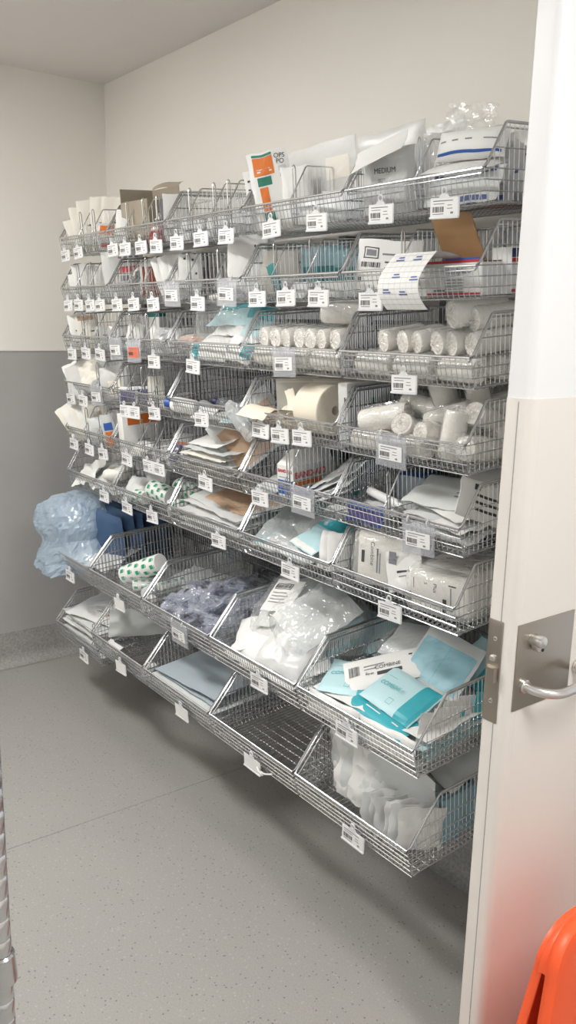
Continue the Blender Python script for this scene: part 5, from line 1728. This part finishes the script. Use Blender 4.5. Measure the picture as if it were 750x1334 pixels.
for s_ in (1, -1):
    o = panel(s_).build('sign_panel', t)
    md = o.modifiers.new('thick', 'SOLIDIFY')
    md.thickness = .006
    md.offset = -1
b = MB()
ol = [(y, z) for y, z in out_]
N_ = len(ol)
nb = 8
b.grid(N_ - 1, nb, lambda i, j: (cz(ol[round(i * (N_ - 1))][1]) * (1 - 2 * j) * 0.68, ol[round(i * (N_ - 1))][0] * (1 + .0 * j), ol[round(i * (N_ - 1))][1] + .004 * math.sin(PI * j)), 'sign_orange')
b.build('top_hinge', t)

t = thing('wire_trolley', 'chrome wire shelving trolley with collared posts beside the doorway', 'trolley', mtx(2.862, -1.503, 0))
for i, (x, y) in enumerate(((0, 0), (-.42, 0), (0, -.40), (-.42, -.40))):
    b = MB()
    prof = [(.05, .0125)]
    z = .06
    while z < 1.25:
        prof += [(z, .0125), (z + .0015, .0117), (z + .003, .0125)]
        z += .0254
    prof += [(1.26, .0125), (1.265, .009)]
    b.lathe(prof, 'post_chrome', 24, T=mtx(x, y, 0, 0, -90))
    o = b.build('post', t)
    for z in (.22, .60, .845):
        b = MB()
        b.lathe([(z, .0128), (z + .002, .0175), (z + .034, .0155), (z + .036, .0128)], 'post_chrome', 24, T=mtx(x, y, 0, 0, -90), cap=False)
        b.build('collar', o)
    b = MB()
    b.lathe([(-.011, .02), (-.011, .025), (.011, .025), (.011, .02)], 'dark_hole', 24, T=mtx(x, y, .026, 0, 0, 90))
    b.box((x, y, .045), (.02, .03, .012), 'rack_steel')
    b.build('caster', o)
for z in (.24, .62):
    b = MB()
    for y in (-.016, -.384):
        for dz in (0, .025):
            b.tube([(-.015, y, z + dz), (-.405, y, z + dz)], .003, 'chrome', 6)
    for k in range(17):
        b.tube([(-.02 - .0237 * k, -.016, z + .028), (-.02 - .0237 * k, -.384, z + .028)], .0018, 'chrome', 4)
    b.build('wire_shelf', t)
# ------------------------------------------------------------------ let the goods settle: keep them off the wires and off each other
from mathutils.bvhtree import BVHTree


def tree_data(o, inv):
    vs, fs = [], []

    def rec(x, m):
        m = m @ x.matrix_basis
        if x.type == 'MESH' and not x.name.startswith('printed'):
            b0 = len(vs)
            vs.extend(m @ v.co for v in x.data.vertices)
            fs.extend(tuple(b0 + i for i in p_.vertices) for p_ in x.data.polygons)
        for ch in x.children:
            rec(ch, m)
    rec(o, inv)
    return vs, fs


def shape_tree(parts, T=None):
    vs, fs = [], []
    for me in parts:
        b0 = len(vs)
        vs.extend((T @ v.co if T else v.co.copy()) for v in me.vertices)
        fs.extend(tuple(b0 + i for i in p_.vertices) for p_ in me.polygons)
    return BVHTree.FromPolygons(vs, fs)


CAGE = {k: shape_tree([me for nm, me in BASK[k]]) for k in BASK}
FREE = ('plastic_bag', 'film_wrapper', 'tape_sheet', 'foam_strip', 'cable_tie', 'small_packet')
STEPS = [Vector(q) * d for d in (.003, .006, .010) for q in ((0, 0, 1), (1, 0, 0), (-1, 0, 0), (0, 1, 0), (0, -1, 0), (.7, 0, .7), (-.7, 0, .7), (0, .7, .7), (0, -.7, .7))]
KEEP = ('fan', 'leaning out', 'peeping out', 'foam', 'uppermost', 'raised at', 'slantwise', 'teal fronted', 'curling', 'orange and green', 'leaning at the door end', 'leaning towards', 'front corner', 'film corner', 'spots, leaning', 'gauze bundle')
by_bin = {}
for o, rc in CONTENT:
    by_bin.setdefault(rc, []).append(o)
left_over = 0
for rc, objs in by_bin.items():
    r, c = rc
    Bm = binm(r, c)
    Bi = Bm.inverted()
    S = SHAL if r < 7 else DEEP
    W_ = BW - .007
    obst = [CAGE['s' if r < 7 else 'd']]
    for u in DIVS.get(rc, ()):
        obst.append(shape_tree([me for nm, me in DIVM], mtx(u, 0, 0)))
    for o in objs:
        if o.name.split('.')[0] in FREE and not o.name.startswith('small_packet'):
            continue
        vs, fs = tree_data(o, Bi)
        lo = [min(v[i] for v in vs) for i in range(3)]
        hi = [max(v[i] for v in vs) for i in range(3)]
        d = Vector((0, 0, 0))
        keep = any(k_ in o['label'] for k_ in KEEP)
        if keep:
            obst.append(BVHTree.FromPolygons(vs, fs))
            continue
        if lo[2] < .003:
            d.z = .003 - lo[2]
        if -.035 < lo[0] < .004 and hi[0] < W_ - .004:
            d.x = .004 - lo[0]
        elif W_ - .004 < hi[0] < W_ + .035 and lo[0] > .004:
            d.x = W_ - .004 - hi[0]
        if -.03 < lo[1] < .016 and lo[2] < S['hf']:
            d.y = .016 - lo[1]
        elif S['D'] - .004 < hi[1] < S['D'] + .04:
            d.y = S['D'] - .004 - hi[1]
        if o.name.startswith('small_packet'):
            o.matrix_basis = Matrix.Translation(Bm.to_3x3() @ d) @ o.matrix_basis
            continue
        best = None
        for k, s_ in enumerate([Vector((0, 0, 0))] + STEPS):
            t_ = BVHTree.FromPolygons([v + d + s_ for v in vs], fs)
            n = sum(1 for q in obst if q.overlap(t_))
            if best is None or n < best[0]:
                best = (n, s_, t_)
            if n == 0:
                break
        left_over += best[0]
        obst.append(best[2])
        o.matrix_basis = Matrix.Translation(Bm.to_3x3() @ (d + best[1])) @ o.matrix_basis
print('pairs still touching', left_over)
